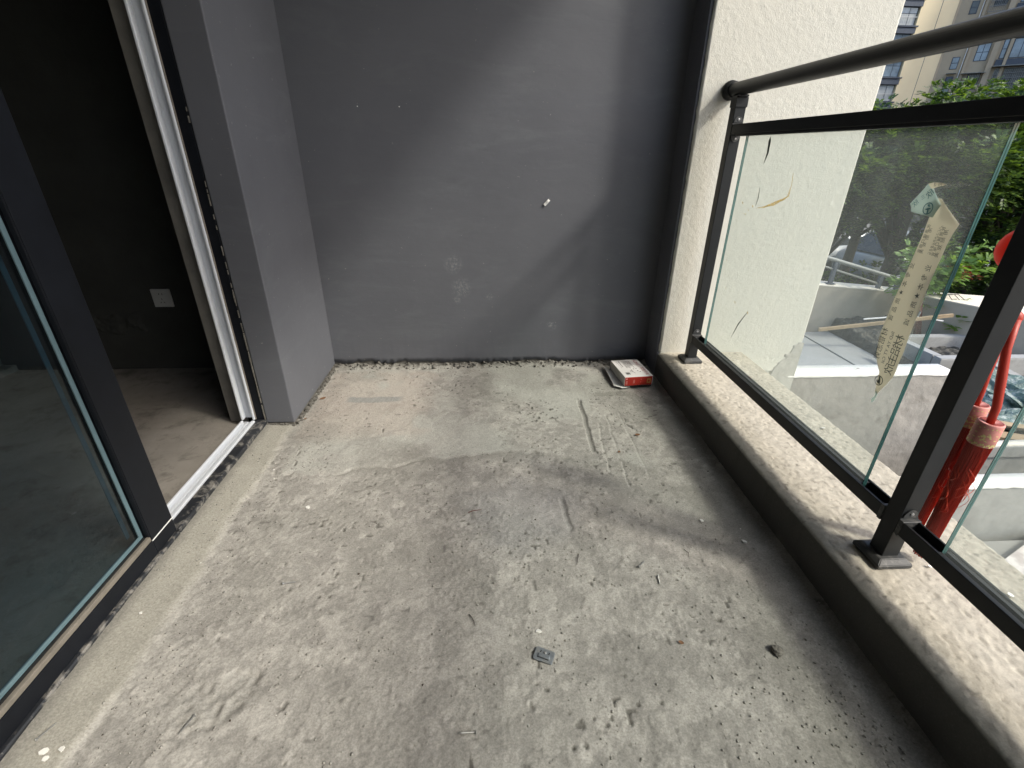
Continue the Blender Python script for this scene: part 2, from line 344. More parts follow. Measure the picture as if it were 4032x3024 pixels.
# ---- concrete floor with the mortar fillet along the sill modelled into its surface
st = .0036
xs = np.arange(XS-.004, XR+.006, st); ys = np.arange(.28, YB+.006, st)
X, Y = np.meshgrid(xs, ys)
wob = lambda c, s, a: (fbm(X, Y, c, s)-.5)*a
Z = wob(.30, 1, .008)+wob(.06, 5, .0012)
rough_ = sstep(.42, .66, fbm(X, Y, .16, 40, 4))                        # where the screed has lost its skin
rough_ = np.maximum(rough_, sstep(.10, -.02, np.abs(X+.70)-.02)*.9)
rough_ = np.maximum(rough_, sstep(.4, .8, X)*.55*sstep(2.0, 1.0, Y))
arc = 1.40+.05*np.sin((X+.3)*5)+wob(.10, 55, .10)                      # front edge of the smooth skim by the back wall
smooth = sstep(arc-.012, arc+.012, Y)*sstep(.62+wob(.1, 60, .2), .50, X)*sstep(-.74, -.66, X)
rough_ = rough_*(1-.8*smooth)
chips = sstep(.60, .74, vnoise(X, Y, .0075, 77))*sstep(.35, .6, fbm(X, Y, .05, 78, 3))
Z += rough_*(-.0015+ (vnoise(X, Y, .014, 90)-.5)*.0007+(vnoise(X, Y, .0072, 91)-.5)*.0013) + chips*.0010*(1-smooth*.8)
Z += (1-rough_)*(vnoise(X, Y, .0085, 92)-.5)*.0007 + smooth*.002
pits = sstep(.84, .9, vnoise(X, Y, .012, 101))*sstep(.5, .62, fbm(X, Y, .12, 102, 3)); Z -= pits*.003
scum = sstep(.47, .53, fbm(X, Y, .045, 110, 5, .62)+.10*(fbm(X, Y, .25, 111)-.5)); scum2 = sstep(.52, .57, fbm(X, Y, .018, 115, 4, .65))
Z += (scum-.5)*.0006+(scum2-.5)*.0004
# trowel groove and scrapes
def groove(p, q, wd, depth, seed):
    px, py = p; qx, qy = q; L = math.hypot(qx-px, qy-py); ux, uy = (qx-px)/L, (qy-py)/L
    s = (X-px)*ux+(Y-py)*uy; d = np.abs(-(X-px)*uy+(Y-py)*ux + (fbm(s, s*0, .06, seed)-.5)*.012)
    return sstep(wd, wd*.5, d)*sstep(0, .02, s)*sstep(L, L-.03, s)
g1 = groove((.413, 1.86), (.39, 1.425), .011, 1, 3); g2 = groove((.235, 1.20), (.24, 1.03), .010, 1, 4)
g3 = groove((.50, 1.72), (.47, 1.22), .005, 1, 5)+groove((.56, 1.75), (.55, 1.28), .004, 1, 6)+groove((.455, 1.66), (.42, 1.30), .004, 1, 9)
g4 = groove((-.02, 1.85), (-.05, 1.5), .004, 1, 8)+groove((-.42, 1.8), (-.5, 1.2), .004, 1, 10)+groove((.14, 1.75), (.02, 1.46), .0035, 1, 11)
Z -= g1*.005+g2*.004+g3*.0015
lip = sstep(arc-.03, arc, Y)*sstep(arc+.03, arc, Y)*smooth; Z -= sstep(.012, 0, np.abs(Y-arc+.010))*sstep(.45, .6, fbm(X, Y, .09, 66))*.004*(smooth < .7)
# spalled patch lower left
sp = sstep(.085, .055, np.hypot((X+.56)*.8+(Y-.60)*.35, (Y-.60)*1.25-(X+.56)*.25)+wob(.04, 31, .07)); Z -= sp*(.004-(vnoise(X, Y, .012, 33)-.5)*.006)
# mortar fillet
edge = -.768+wob(.30, 20, .05)+wob(.11, 21, .030)+wob(.03, 22, .014)+sstep(1.3, 1.66, Y)*.0
fil = sstep(edge+.016, edge-.012, X)*sstep(1.70+wob(.05, 23, .03), 1.655, Y)
Z = Z*(1-.8*fil)+fil*(.006+sstep(edge, XS, X)*.006+wob(.07, 24, .003))
# kerb-side dirt drift and broken margin at the back wall
bw = sstep(YB-.055+wob(.05, 26, .05), YB-.01, Y); Z += bw*(.004+(vnoise(X, Y, .022, 27)-.3)*.015)
Z += sstep(XR-.03+wob(.05, 28, .03), XR, X)*.006
# colours
base = np.array([.395, .381, .346]); 
k1 = fbm(X, Y, .5, 200, 4); k2 = fbm(X, Y, .09, 210, 4); k3 = fbm(X, Y, .02, 220, 3)
lum = .90+.16*sstep(.3, .7, k1)+.14*(k2-.5)*2*.7+.16*(k3-.5)*2
lum *= 1-.16*rough_*sstep(.35, .7, k2)
lum *= (.90+.20*scum)*(.94+.12*scum2)
C = base[None, None, :]*lum[..., None]
def tint(mask, col, amt): 
    global C; m_ = (mask*amt)[..., None]; C = C*(1-m_)+np.array(col)*m_
tint(smooth*sstep(.3, .6, fbm(X, Y, .22, 230)), (.475, .475, .43), .8)
pink = sstep(.44, .54, fbm(X, Y, .22, 240)+.24*sstep(-.20, -.45, X)*sstep(1.52, 1.70, Y)-.16)*sstep(1.50, 1.64, Y)*sstep(2.21, 2.14, Y)*sstep(-.15, -.36, X+wob(.08, 241, .15))*sstep(-.765, -.72, X)
tint(pink, (.47, .415, .36), .55)
gp = sstep(.030, .022, np.abs(Y-1.88+wob(.05, 251, .03)))*sstep(-.63, -.60, X)*sstep(-.36, -.40, X); tint(gp, (.30, .31, .295), .8)
gp = sstep(.026, .018, np.abs(Y-1.90+wob(.05, 253, .03)))*sstep(.49, .51, X)*sstep(.66, .63, X); tint(gp, (.27, .265, .235), .8)
bluish = sstep(.22, .06, np.hypot((X-.10)*.8, (Y-1.12)*1.1)+wob(.12, 261, .22)); tint(bluish, (.30, .30, .295), .5)
strip_ = sstep(arc-.06, arc-.01, Y)*sstep(arc+.01, arc-.01, Y)*sstep(.45, .58, fbm(X, Y, .13, 270)); tint(strip_, (.28, .275, .245), .6)
dark = sstep(.52, .72, fbm(X, Y, .26, 280)+.14*sstep(.2, .7, X)); tint(dark, (.275, .268, .238), .45)
tint(sstep(.60, .80, X)*sstep(.35, .6, fbm(X, Y, .1, 290)), (.20, .195, .175), .5)  # soft shade beside the kerb painted into the floor colour, broken by noise
tint(g1, (.265, .26, .235), .85); tint(g2, (.25, .25, .235), .6); tint(np.clip(g3+g4, 0, 1), (.47, .46, .42), .45)
tint(pits, (.12, .115, .10), .8); tint(sp, (.36, .35, .315), .5)
cracks = sstep(.035, .0, np.abs(fbm(X, Y, .2, 300)-.5))*sstep(.5, .6, fbm(X, Y, .3, 310)); tint(cracks, (.25, .24, .22), .35)
spots = sstep(.86, .93, vnoise(X, Y, .012, 320))*sstep(.5, .7, fbm(X, Y, .2, 321)); tint(spots, (.13, .125, .11), .7)
cl = np.hypot(X-.21, (Y-1.74)*1.0); spots2 = sstep(.80, .86, vnoise(X, Y, .011, 330))*sstep(.16, .05, cl); tint(spots2, (.09, .09, .075), .9); Z += spots2*.003
ft = fil*sstep(.9, 1, fil); tint(fil, (.385, .372, .318), .85); C *= (1+.10*fil*(k2-.5)*2)[..., None]
tint(fil*sstep(XS+.035+wob(.04, 340, .03), XS, X)*.9, (.17, .165, .15), .55)
tint(bw, (.20, .19, .165), .7); tint(bw*sstep(.6, .7, vnoise(X, Y, .012, 352)), (.08, .075, .065), .6)
wl = sstep(.04, .0, np.abs(X-edge))*(1-bw)*sstep(.5, .7, vnoise(X, Y, .03, 361)); tint(wl, (.42, .405, .36), .18)
C = np.clip(C, .02, .9)
me = mesh_np('balcony_floor', np.stack([X, Y, Z], -1).reshape(-1, 3), grid_faces(len(xs), len(ys)))
setcol(me, C.reshape(-1, 3))
M['floor'] = attr_mat('worn_concrete', .9, ((170, .26, .0009), (430, .6, .0006)), .25, .24, 230, .6)
tag(obj('balcony_floor', me, M['floor'], None, True), kind='structure')
def floor_z(x, y):
    i = int(round((x-xs[0])/st)); j = int(round((y-ys[0])/st))
    return float(Z[min(max(j, 0), len(ys)-1), min(max(i, 0), len(xs)-1)])
# the rest of the slab behind and below the camera
tag(boxo('balcony_slab', XS-.004, 1.255, -2.5, 2.6, -.20, -.02, M['concrete'], None), kind='structure')
tag(boxo('balcony_floor_near_end', XS-.004, XR+.004, -2.5, .284, -.019, .002, M['concrete2'], None), kind='structure')
tag(boxo('ceiling', -.99, 1.26, -2.5, 2.6, 2.58, 2.72, M['ceil'], None), kind='structure')

# ---- back wall: paint skin with a ragged lower edge on a rough base
t = thing('back_wall', 'dark blue-grey painted wall closing the far end of the balcony', 'wall', (0, YB, 0))
boxo('wall_core', XL-.6, 1.55, YB+.004, YB+.25, -.2, 2.58, M['grit2'], t)
n = 420; xx = np.linspace(XL-.02, XR+.02, n)
zb = .020+(fbm(xx, xx*0, .10, 401)-.5)*.030+(vnoise(xx, xx*0, .018, 402)-.5)*.012
zb = np.clip(zb, .004, .06)
zz = [None, .04, .07, .12, .25, .5, 1.0, 1.7, 2.58]
V = []; 
for k, zv in enumerate(zz):
    for i in range(n):
        z_ = zb[i] if zv is None else zv+zb[i]*.3*(k < 4)
        bulge = (-.006*max(0, fbm(np.array([xx[i]]), np.array([z_*3.]), .12, 404)[0]-.3)) if k < 3 else -.001
        V.append((xx[i], YB+bulge, min(z_, 2.58)))
V = np.array(V); me = mesh_np('paint_skin', V, grid_faces(n, len(zz)))
o = obj('paint_skin', me, M['paint'], t, True); s_ = o.modifiers.new('thick', 'SOLIDIFY'); s_.thickness = .003; s_.offset = -1
# chalky hand-sized smudges, slightly proud of the paint
def blob(cx, cz, rx, rz, seed, n_=26):
    bm = BM(); r_ = random.Random(seed); vs2 = []
    for k in range(n_):
        a = 2*math.pi*k/n_; q = .6+.5*r_.random(); vs2.append(bm.verts.new((cx+rx*q*math.cos(a), YB-.0022, cz+rz*q*math.sin(a))))
    bm.faces.new(vs2); return bm
def soft_blotches(name, pts, parent, mat):
    bm = BM(); r_ = random.Random(3)
    for cx, cz, R_, cnt in pts:
        for _ in range(cnt):
            a = r_.random()*6.28; q = R_*math.sqrt(r_.random()); s2 = .0012+.0028*r_.random()**2
            x_, z_ = cx+q*math.cos(a), cz+q*math.sin(a)*1.2
            ring = [bm.verts.new((x_+s2*math.cos(b_)*(.6+.7*r_.random()), YB-.0022, z_+s2*math.sin(b_)*(.6+.7*r_.random()))) for b_ in np.linspace(0, 6.283, 7)[:-1]]
            bm.faces.new(ring)
    return obj(name, bm, mat, parent)
# fittings on the wall
bm = BM(); box(bm, -.016, .016, -.006, 0, -.006, .006, .0015, 2); box(bm, .002, .012, -.009, -.005, -.005, .005, .001)
h = thing('wall_clip', 'small white plastic clip stuck aslant on the dark grey wall', 'clip', (.279, YB-.002, .790), None, (0, math.radians(-48), 0))
obj('clip_body', bm, M['pvc'], h, local=True)
for i, (x, z) in enumerate(((-.508, 1.151), (-.340, 1.152))):
    a = thing('wall_plug', ('left' if i == 0 else 'right')+' one of the two tiny white wall plugs high on the grey wall', 'wall plug', (x, YB-.002, z), 'white wall plugs in the grey wall')
    obj('plug_rim', lathe(BM(), [(.0018, -.0012), (.0022, 0)], (0, 0, 0), 10, 'y'), M['pvc'], a, local=True)

# ---- pier between door and back wall
t = thing('door_pier', 'grey painted pier beside the sliding door, lit on its flat side', 'wall', (-.82, 1.95, 0))
bm = BM(); box(bm, -.878, XL, 1.676, YB+.001, .012, 2.58, .004, 2); obj('painted_pier', bm, M['paint'], t)
boxo('pier_base', -.874, XL-.004, 1.680, YB, -.1, .014, M['grit2'], t)
boxo('pier_rear', -1.04, -.879, 1.722, YB+.2, -.1, 2.58, M['int_wall'], t)
# cement squeeze-out along the foot
bm = BM(); r_ = random.Random(5)
for k in range(150):
    y_ = 1.67+.58*r_.random(); x_ = XL+.004+.012*r_.random()**2
    if r_.random() < .25: y_ = 1.668; x_ = -.88+.11*r_.random()
    s2 = .002+.004*r_.random(); box(bm, x_-s2, x_+s2, y_-s2, y_+s2, -.002, .003+.010*r_.random(), 0, 1, None)
obj('mortar_crumbs', bm, M['grit2'], t)['kind'] = 'stuff'

# ---- stucco pillar at the right of the back wall
t = thing('stucco_pillar', 'tall cream white stucco pillar outside the railing end', 'pillar', (1.2, 2.2, 0))
boxo('pillar_body', .842, 1.546, 2.092, 2.60, -1.3, 2.75, M['stucco'], t)
nx, nz = 150, 560; U = np.linspace(.838, 1.548, nx); W_ = np.linspace(.02, 2.75, nz); UU, WW = np.meshgrid(U, W_)
h_ = (vnoise(UU, WW, .013, 500)-.5)*.0006+(vnoise(UU, WW, .0065, 501)-.5)*.0009
ragL = (fbm(UU, WW, .03, 503)-.5)*.006*(UU < .842); ragR = (fbm(UU, WW, .04, 504)-.5)*.012*(UU > 1.544)
fall = np.where((UU < .8385) | (UU > 1.5475), .012, 0)
me = mesh_np('stucco_face', np.stack([UU+ragL+ragR, 2.087+h_+fall, WW], -1).reshape(-1, 3), grid_faces(nx, nz))
obj('stucco_face', me, M['stucco'], t, True)
boxo('painted_side', .829, .8415, 2.104, YB+.001, .05, 2.58, M['paint'], t)
# exposed mortar patch low on the outer corner
nx, nz = 60, 60; U = np.linspace(1.30, 1.553, nx); W_ = np.linspace(-.12, .17, nz); UU, WW = np.meshgrid(U, W_)
msk = sstep(0, .02, (UU-1.33-(.10-WW)*.0) - (WW+.12)*.55 + (fbm(UU, WW, .05, 511)-.5)*.10)
me = mesh_np('mortar_patch', np.stack([UU, 2.0925-msk*(.0065+.003*fbm(UU, WW, .02, 512)), WW], -1).reshape(-1, 3), grid_faces(nx, nz))
obj('mortar_patch', me, M['patch'], t, True)

# ---- kerb (low parapet) with stucco top and dark painted inner face
t = thing('balcony_kerb', 'low kerb with pebbly cream top and dark inner face under the railing', 'parapet', (1.04, .9, 0))
prof = [(XR+.001, -.02), (XR, .03), (XR+.001, .095), (XR+.0012, .111), (XR+.0022, .1175), (XR+.0045, .1220), (XR+.009, .1240), (XR+.016, .1245)]
tops = list(np.arange(XR+.024, 1.245, .0042)); prof += [(x, .1245) for x in tops]
prof += [(1.250, .122), (1.256, .115), (1.258, .10), (1.258, .02), (1.258, -.2), (1.258, -1.2)]
px = np.array([p[0] for p in prof]); pz = np.array([p[1] for p in prof])
yk = np.arange(.26, 2.090, .0042); PX, YK = np.meshgrid(px, yk); PZ, _ = np.meshgrid(pz, yk)
S = np.cumsum(np.r_[0, np.hypot(np.diff(px), np.diff(pz))]); SS, _ = np.meshgrid(S, yk)
amp = sstep(.110, .121, PZ)
hh = ((fbm(SS, YK, .013, 520, 3, .7)-.5)*.0030+(vnoise(SS, YK, .0085, 523)-.5)*.0016)*amp
hh -= sstep(.80, .9, vnoise(SS, YK, .012, 524))*.0022*amp
edgewave = ((fbm(YK, YK*0, .20, 525)-.5)*.004+(vnoise(YK, YK*0, .012, 527)-.5)*.0018)*sstep(.02, .12, PZ)*sstep(.88, .84, PX)
foot = sstep(.02, -.02, PZ)*(fbm(YK, YK*0, .05, 526))*.004
V = np.stack([PX+edgewave-foot, YK, PZ+hh-.0035*sstep(XR+.045, XR+.0, PX)*amp], -1)
cream = np.array([.465, .435, .36]); dk = np.array([.10, .098, .09])
k2 = fbm(SS, YK, .05, 530, 3); k3 = vnoise(SS, YK, .009, 531)
Cc = cream*(1+.14*(k2[..., None]-.5)*2+.12*(k3[..., None]-.5)*2)
gr = sstep(XR+.062+.03*(fbm(SS, YK, .03, 533)[...]-.5), XR+.008, PX)*amp  # dark greenish band on the inner edge: bottom rail's shadow painted into the colour
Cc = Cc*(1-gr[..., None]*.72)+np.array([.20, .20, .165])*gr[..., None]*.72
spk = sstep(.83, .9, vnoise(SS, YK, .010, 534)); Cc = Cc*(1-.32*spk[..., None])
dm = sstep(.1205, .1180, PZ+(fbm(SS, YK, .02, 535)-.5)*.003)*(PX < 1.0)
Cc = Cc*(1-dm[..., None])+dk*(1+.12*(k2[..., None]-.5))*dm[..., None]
cem = sstep(.012, .004, PZ-.010-.012*(fbm(YK, YK*0, .15, 536)-.3))*(PX < .9)*sstep(.5, .55, fbm(YK, YK*0, .35, 537)); Cc = Cc*(1-.8*cem[..., None])+np.array([.26, .25, .22])*.8*cem[..., None]
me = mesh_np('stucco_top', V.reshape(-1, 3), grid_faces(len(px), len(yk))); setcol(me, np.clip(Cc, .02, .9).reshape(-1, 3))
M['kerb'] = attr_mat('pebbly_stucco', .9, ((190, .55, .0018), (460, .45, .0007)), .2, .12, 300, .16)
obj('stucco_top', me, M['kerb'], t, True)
boxo('kerb_core', XR+.02, 1.245, -2.5, 2.08, -1.2, .10, M['concrete2'], t)
boxo('kerb_near_end', XR, 1.258, -2.5, .262, -.2, .124, M['stucco'], t)
boxo('kerb_far_end', XR+.0005, .8445, 2.088, YB, -.02, .1235, M['paint'], t)

# ---- walls behind the camera and room beyond the sliding door
tag(boxo('end_wall', -1.04, 1.26, -2.62, -2.5, -.2, 2.58, M['paint'], None), 'dark grey wall closing the near end of the balcony behind the camera', 'wall')
tag(boxo('house_wall', -1.04, -.879, -2.5, -.75, -.1, 2.58, M['paint'], None), 'grey painted house wall behind the camera beside the sliding door', 'wall')
tag(boxo('door_lintel', -1.04, -.88, -.749, 1.7215, 2.30, 2.579, M['paint'], None), 'grey painted lintel over the sliding door', 'lintel')
tag(boxo('room_floor', -4.6, -.973, -2.6, 2.25, -.20, .0, M['int_floor'], None), kind='structure')
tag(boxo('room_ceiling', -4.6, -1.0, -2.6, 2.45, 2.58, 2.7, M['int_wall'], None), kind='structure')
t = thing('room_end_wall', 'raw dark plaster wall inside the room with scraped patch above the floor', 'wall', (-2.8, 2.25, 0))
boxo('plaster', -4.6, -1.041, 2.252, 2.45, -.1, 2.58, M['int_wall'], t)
nx, nz = 90, 30; U = np.linspace(-1.92, -1.60, nx); W_ = np.linspace(.17, .31, nz); UU, WW = np.meshgrid(U, W_)
ed = np.minimum(np.minimum(UU+1.92, -1.60-UU), np.minimum(WW-.17, .31-WW)); q = sstep(.020, .045, ed+(fbm(UU, WW, .06, 550)-.5)*.09)
me = mesh_np('scraped_patch', np.stack([UU, 2.255-q*(.006+.022*fbm(UU, WW, .03, 551)), WW+0*UU], -1).reshape(-1, 3), grid_faces(nx, nz))
obj('scraped_patch', me, M['int_wall'], t, True)
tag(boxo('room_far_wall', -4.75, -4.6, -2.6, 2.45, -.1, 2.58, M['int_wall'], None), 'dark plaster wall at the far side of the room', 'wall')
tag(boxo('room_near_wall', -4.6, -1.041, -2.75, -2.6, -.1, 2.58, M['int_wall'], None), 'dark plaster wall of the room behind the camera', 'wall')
t = thing('concrete_step', 'low grey concrete step inside the room seen through the door glass', 'step', (-2.6, 2.0, 0))
bm = BM(); box(bm, -3.2, -2.30, 1.95, 2.25, .0, .03, .003); obj('lower_tread', bm, M['int_floor'], t)
bm = BM(); box(bm, -3.2, -2.36, 2.02, 2.25, .031, .13, .003); obj('upper_block', bm, M['reveal'], t)
# socket
t = thing('wall_socket', 'white five-hole power socket low on the dark room wall', 'socket', (-1.508, 2.250, .361))
obj('face_plate', box(BM(), -.0425, .0425, -.009, .001, -.0425, .0425, .003, 2), M['socket'], t, local=True)
for dx, dz, a in ((-.007, .020, 0), (.007, .020, 0), (0, -.004, 0), (-.008, -.020, .5), (.008, -.020, -.5)):
    mt = Matrix.Translation((dx, -.0093, dz)) @ Matrix.Rotation(a, 4, 'Y')
    obj('pin_hole', box(BM(), -.0012, .0012, -.0006, .0006, -.004, .004, 0, 1, mt), M['black'], t, local=True)

# ================================================================== SLIDING DOOR
t = thing('sliding_door', 'dark aluminium sliding door with tinted glass leaf and pale inner track, half open', 'door', (-.92, 1.0, 0))
fr = boxo('outer_jamb', -.917, -.880, 1.679, 1.7215, .022, 2.299, M['frame'], t, .002)
boxo('outer_jamb', -.917, -.880, -.749, -.71, .022, 2.299, M['frame'], t, .002)
boxo('head_frame', -.9165, -.8805, -.709, 1.678, 2.255, 2.298, M['frame'], t, .002)
bm = BM(); box(bm, -.917, XS-.001, 1.072, 1.7005, .003, .026, .003); obj('sill_frame', bm, M['frame_dirty'], t)
bm = BM(); box(bm, -.917, XS-.001, -.749, 1.070, .003, .020, .003); obj('sill_frame', bm, M['frame_dirty'], t)
# pale inner channel: two lips and a bed, upright and along the sill
tr = obj('inner_track', box(box(box(BM(), -.971, -.918, 1.690, 1.7215, .03, 2.29, .001), -.971, -.962, 1.668, 1.6895, .03, 2.29, .002), -.927, -.918, 1.668, 1.6895, .03, 2.29, .002), M['white_alu'], t)
bm = BM(); box(bm, -.971, -.918, -.74, 1.689, .001, .012, .001); box(bm, -.971, -.962, -.74, 1.667, .0125, .030, .002); box(bm, -.930, -.918, -.74, 1.667, .0125, .030, .002)
box(bm, -.950, -.944, -.74, 1.667, .0125, .022, .001)
obj('sill_track', bm, M['white_alu'], t)
boxo('jamb_gasket', -.9175, -.9155, 1.673, 1.680, .03, 2.29, M['bevel'], t)
# leaf
L = -.885
boxo('leaf_stile', L-.045, L, .985, 1.072, .021, 2.25, M['frame'], t, .0015)
boxo('leaf_rail', L-.045, L, -.70, .9845, .021, .0662, M['frame'], t, .0015)
boxo('corner_joint', L-.001, L+.0012,   .984, 1.074, .0655, .0685, M['pvc'], t)
boxo('glazing_bead', L-.012, L-.001, -.70, .984, .0667, .0800, M['bevel'], t, .002)
boxo('glazing_bead', L-.012, L-.001, .9815, .9848, .0805, 2.25, M['frame'], t, .002)
boxo('gasket', L-.016, L-.010, -.70, .979, .0745, .0825, M['black'], t)
boxo('glass_edge_strip', L-.019, L-.0165, -.70, .9805, .083, .093, M['seal'], t)
boxo('glass_edge_strip', L-.019, L-.0165, .970, .9808, .0935, 2.25, M['seal'], t)
boxo('glass_edge_strip', -.9265, -.924, .960, .971, .095, 2.25, M['seal'], t)
boxo('glass_pane', L-.0255, L-.020, -.70, .984, .070, 2.25, M['door_glass'], t)
# edge of mortar round the jamb
bm = BM(); r_ = random.Random(9)
for k in range(90):
    z_ = 1.1*r_.random()**2.2; s2 = .0008+.0012*r_.random()
    box(bm, -.8815-s2, -.8815+s2, 1.6755-s2*.5, 1.679, z_-s2*3, z_+s2*9)
obj('mortar_line', bm, M['grit2'], t)['kind'] = 'stuff'
tag(boxo('inner_reveal', -1.039, -.972, 1.715, 1.7216, .0, 2.58, M['reveal'], None), 'narrow raw cement reveal strip inside the door opening', 'reveal')

# ================================================================== RAILING
t = thing('balcony_railing', 'dark metal railing with round handrail and clear glass panels', 'railing', (.95, 1.0, .12))
RX = .950
o = obj('handrail', tube(BM(), [(RX, -2.48, 1.2125), (RX, 2.083, 1.2125)], .0235, 28), M['metal'], t, True)
fl = obj('wall_flange', lathe(BM(), [(.034, 0), (.034, -.010), (.033, -.013), (.029, -.0135), (.0285, -.036), (.0265, -.038)], (RX, 2.083, 1.2125), 28, 'y'), M['metal'], t, True)
posts = [1.990, .797, -.396, -1.589]
bracket_me = None
for y_ in posts:
    p = boxo('post', RX-.0205, RX+.0205, y_-.0200, y_+.0200, .135, 1.186, M['metal'], t, .0015)
    bm = BM(); z0, z1, z2 = .126, .137, .146; a, b_ = .0425, .030
    lo = [bm.verts.new((RX+sx*a, y_+sy*a, z0)) for sx, sy in ((-1, -1), (1, -1), (1, 1), (-1, 1))]
    mi = [bm.verts.new((RX+sx*a, y_+sy*a, z1)) for sx, sy in ((-1, -1), (1, -1), (1, 1), (-1, 1))]
    hi = [bm.verts.new((RX+sx*b_, y_+sy*b_, z2)) for sx, sy in ((-1, -1), (1, -1), (1, 1), (-1, 1))]
    for r0, r1 in ((lo, mi), (mi, hi)):
        for k in range(4): bm.faces.new((r0[k], r0[(k+1) % 4], r1[(k+1) % 4], r1[k]))
    bm.faces.new(hi); bm.faces.new(lo[::-1]); bmesh.ops.bevel(bm, geom=bm.edges[:], offset=.0015, segments=2, affect='EDGES')
    obj('base_cover', bm, M['metal_dusty'], t)
    bm = BM(); box(bm, RX-.0225, RX+.0225, y_-.024, y_+.024, 1.150, 1.182, .001)
    box(bm, RX-.016, RX+.016, y_-.036, y_+.036, 1.182, 1.1895, .001); obj('saddle', bm, M['metal'], t)
for (ya, yb) in ((posts[0], 2.088),): pass
def clip(y_, z_, sy, up):
    """small end shoe with a rounded tab and one screw"""
    bm = BM(); yy = y_+sy*.0213
    box(bm, RX-.021, RX+.021, min(yy, yy-sy*.001)-.001, max(yy, yy+sy*.001)+.001, z_-.002, z_+.002)
    n_ = 14; f_ = []
    for k in range(n_+1):
        a = math.pi*k/n_; f_.append((RX-.0165*math.cos(a), z_+up*(.004+.020*math.sin(a))))
    fr_ = [bm.verts.new((x, yy, z)) for x, z in f_]; bk = [bm.verts.new((x, yy+sy*.0022, z)) for x, z in f_]
    bm.faces.new(fr_); bm.faces.new(bk[::-1])
    for k in range(len(f_)): bm.faces.new((fr_[k], fr_[(k+1) % len(f_)], bk[(k+1) % len(f_)], bk[k]))
    o_ = obj('rail_shoe', bm, M['metal_dusty'], t)
    obj('screw', lathe(BM(), [(.0042, 0), (.0042, sy*.0015), (.0016, sy*.0022)], (RX, yy+sy*.0022, z_+up*.014), 12, 'y'), M['screw'], o_)
spans = [(posts[0], posts[1]), (posts[1], posts[2]), (posts[2], posts[3])]
for y1, y0 in spans:
    ya, yb = y0+.0225, y1-.0225
    bm = BM(); box(bm, RX-.0195, RX+.0195, ya, yb, 1.0625, 1.094, .001); box(bm, RX-.0150, RX+.0150, ya+.025, yb-.025, 1.054, 1.0624, .0008)
    obj('mid_rail', bm, M['metal'], t)
    # bottom channel open at the top: two walls and a floor
    bm = BM(); box(bm, RX-.0205, RX-.0145, ya, yb, .2225, .2590, .0012); box(bm, RX+.0145, RX+.0205, ya, yb, .2225, .2590, .0012)
    box(bm, RX-.0143, RX+.0143, ya, yb, .2235, .2400, .0005); obj('bottom_rail', bm, M['metal'], t)
    for sgn, yy in ((1, ya), (-1, yb)):
        bm = BM(); box(bm, RX-.0222, RX+.0222, yy-.001 if sgn > 0 else yy-.010, yy+.010 if sgn > 0 else yy+.001, .2205, .2610, .001)
        obj('end_cap', bm, M['metal_dusty'], t)
    clip(y0, .262, 1, 1); clip(y1, .262, -1, 1)
    clip(y0, 1.096, 1, 1); clip(y1, 1.096, -1, 1); clip(y0, 1.060, 1, -1); clip(y1, 1.060, -1, -1)
    ga, gb = y0+.115, y1-.115
    bm = BM(); boxo('glazing_gasket', RX-.0140, RX-.0052, ga, gb, .2405, .2560, M['black'], t); boxo('glazing_gasket', RX+.0052, RX+.0140, ga, gb, .2405, .2560, M['black'], t)
    g = boxo('glass_panel', RX-.0048, RX+.0048, ga, gb, .2408, 1.0600, M['rail_glass'], t)
    for yy in (ga, gb):
        o1 = boxo('edge', RX-.0046, RX-.0006, yy-.0007, yy+.0007, .243, 1.058, M['glass_edge'], g); boxo('edge', RX+.0006, RX+.0046, yy-.0007, yy+.0007, .243, 1.058, M['glass_edge'], g)
    if y1 == posts[0]: G1 = g
boxo('wall_stub', RX-.0195, RX+.0195, posts[0]+.021, 2.0865, 1.0635, 1.093, M['metal'], t) if False else None
# marks stuck on the first pane (on its balcony side)
gx = RX-.0053
def ribbon(name, pts, wds, mat, parent, x=gx, th=.0004):
    bm = BM(); n_ = len(pts); A = []; B_ = []
    for i, (y_, z_) in enumerate(pts):
        p0 = pts[max(i-1, 0)]; p1 = pts[min(i+1, n_-1)]; ty, tz = p1[0]-p0[0], p1[1]-p0[1]; L_ = math.hypot(ty, tz)
        ny, nz_ = -tz/L_, ty/L_; w_ = wds[i]/2
        A.append(bm.verts.new((x, y_+ny*w_, z_+nz_*w_))); B_.append(bm.verts.new((x, y_-ny*w_, z_-nz_*w_)))
    for i in range(n_-1): bm.faces.new((A[i], A[i+1], B_[i+1], B_[i]))
    o_ = obj(name, bm, mat, parent); s = o_.modifiers.new('thick', 'SOLIDIFY'); s.thickness = th; s.offset = 0; return o_
sy_ = lambda y: y*1.0
ribbon('leaf_sliver', [(1.712, 1.047), (1.710, 1.035), (1.706, 1.000), (1.716, .966)], [.002, .013, .010, .001], M['sliver'], G1)
ribbon('leaf_sliver', [(1.706, .892), (1.702, .86), (1.708, .832)], [.001, .004, .001], M['sliver'], G1)
ribbon('leaf_sliver', [(1.600, .485), (1.645, .42), (1.672, .358)], [.001, .005, .001], M['sliver'], G1)
ribbon('brown_streak', [(1.535, .945), (1.528, .911), (1.530, .880), (1.555, .868), (1.600, .852), (1.650, .836), (1.700, .827)], [.001, .003, .005, .006, .009, .005, .001], M['smear'], G1)
ribbon('brown_streak', [(1.530, .905), (1.540, .872), (1.600, .846), (1.66, .834)], [.001, .002, .002, .001], M['smear'], G1)
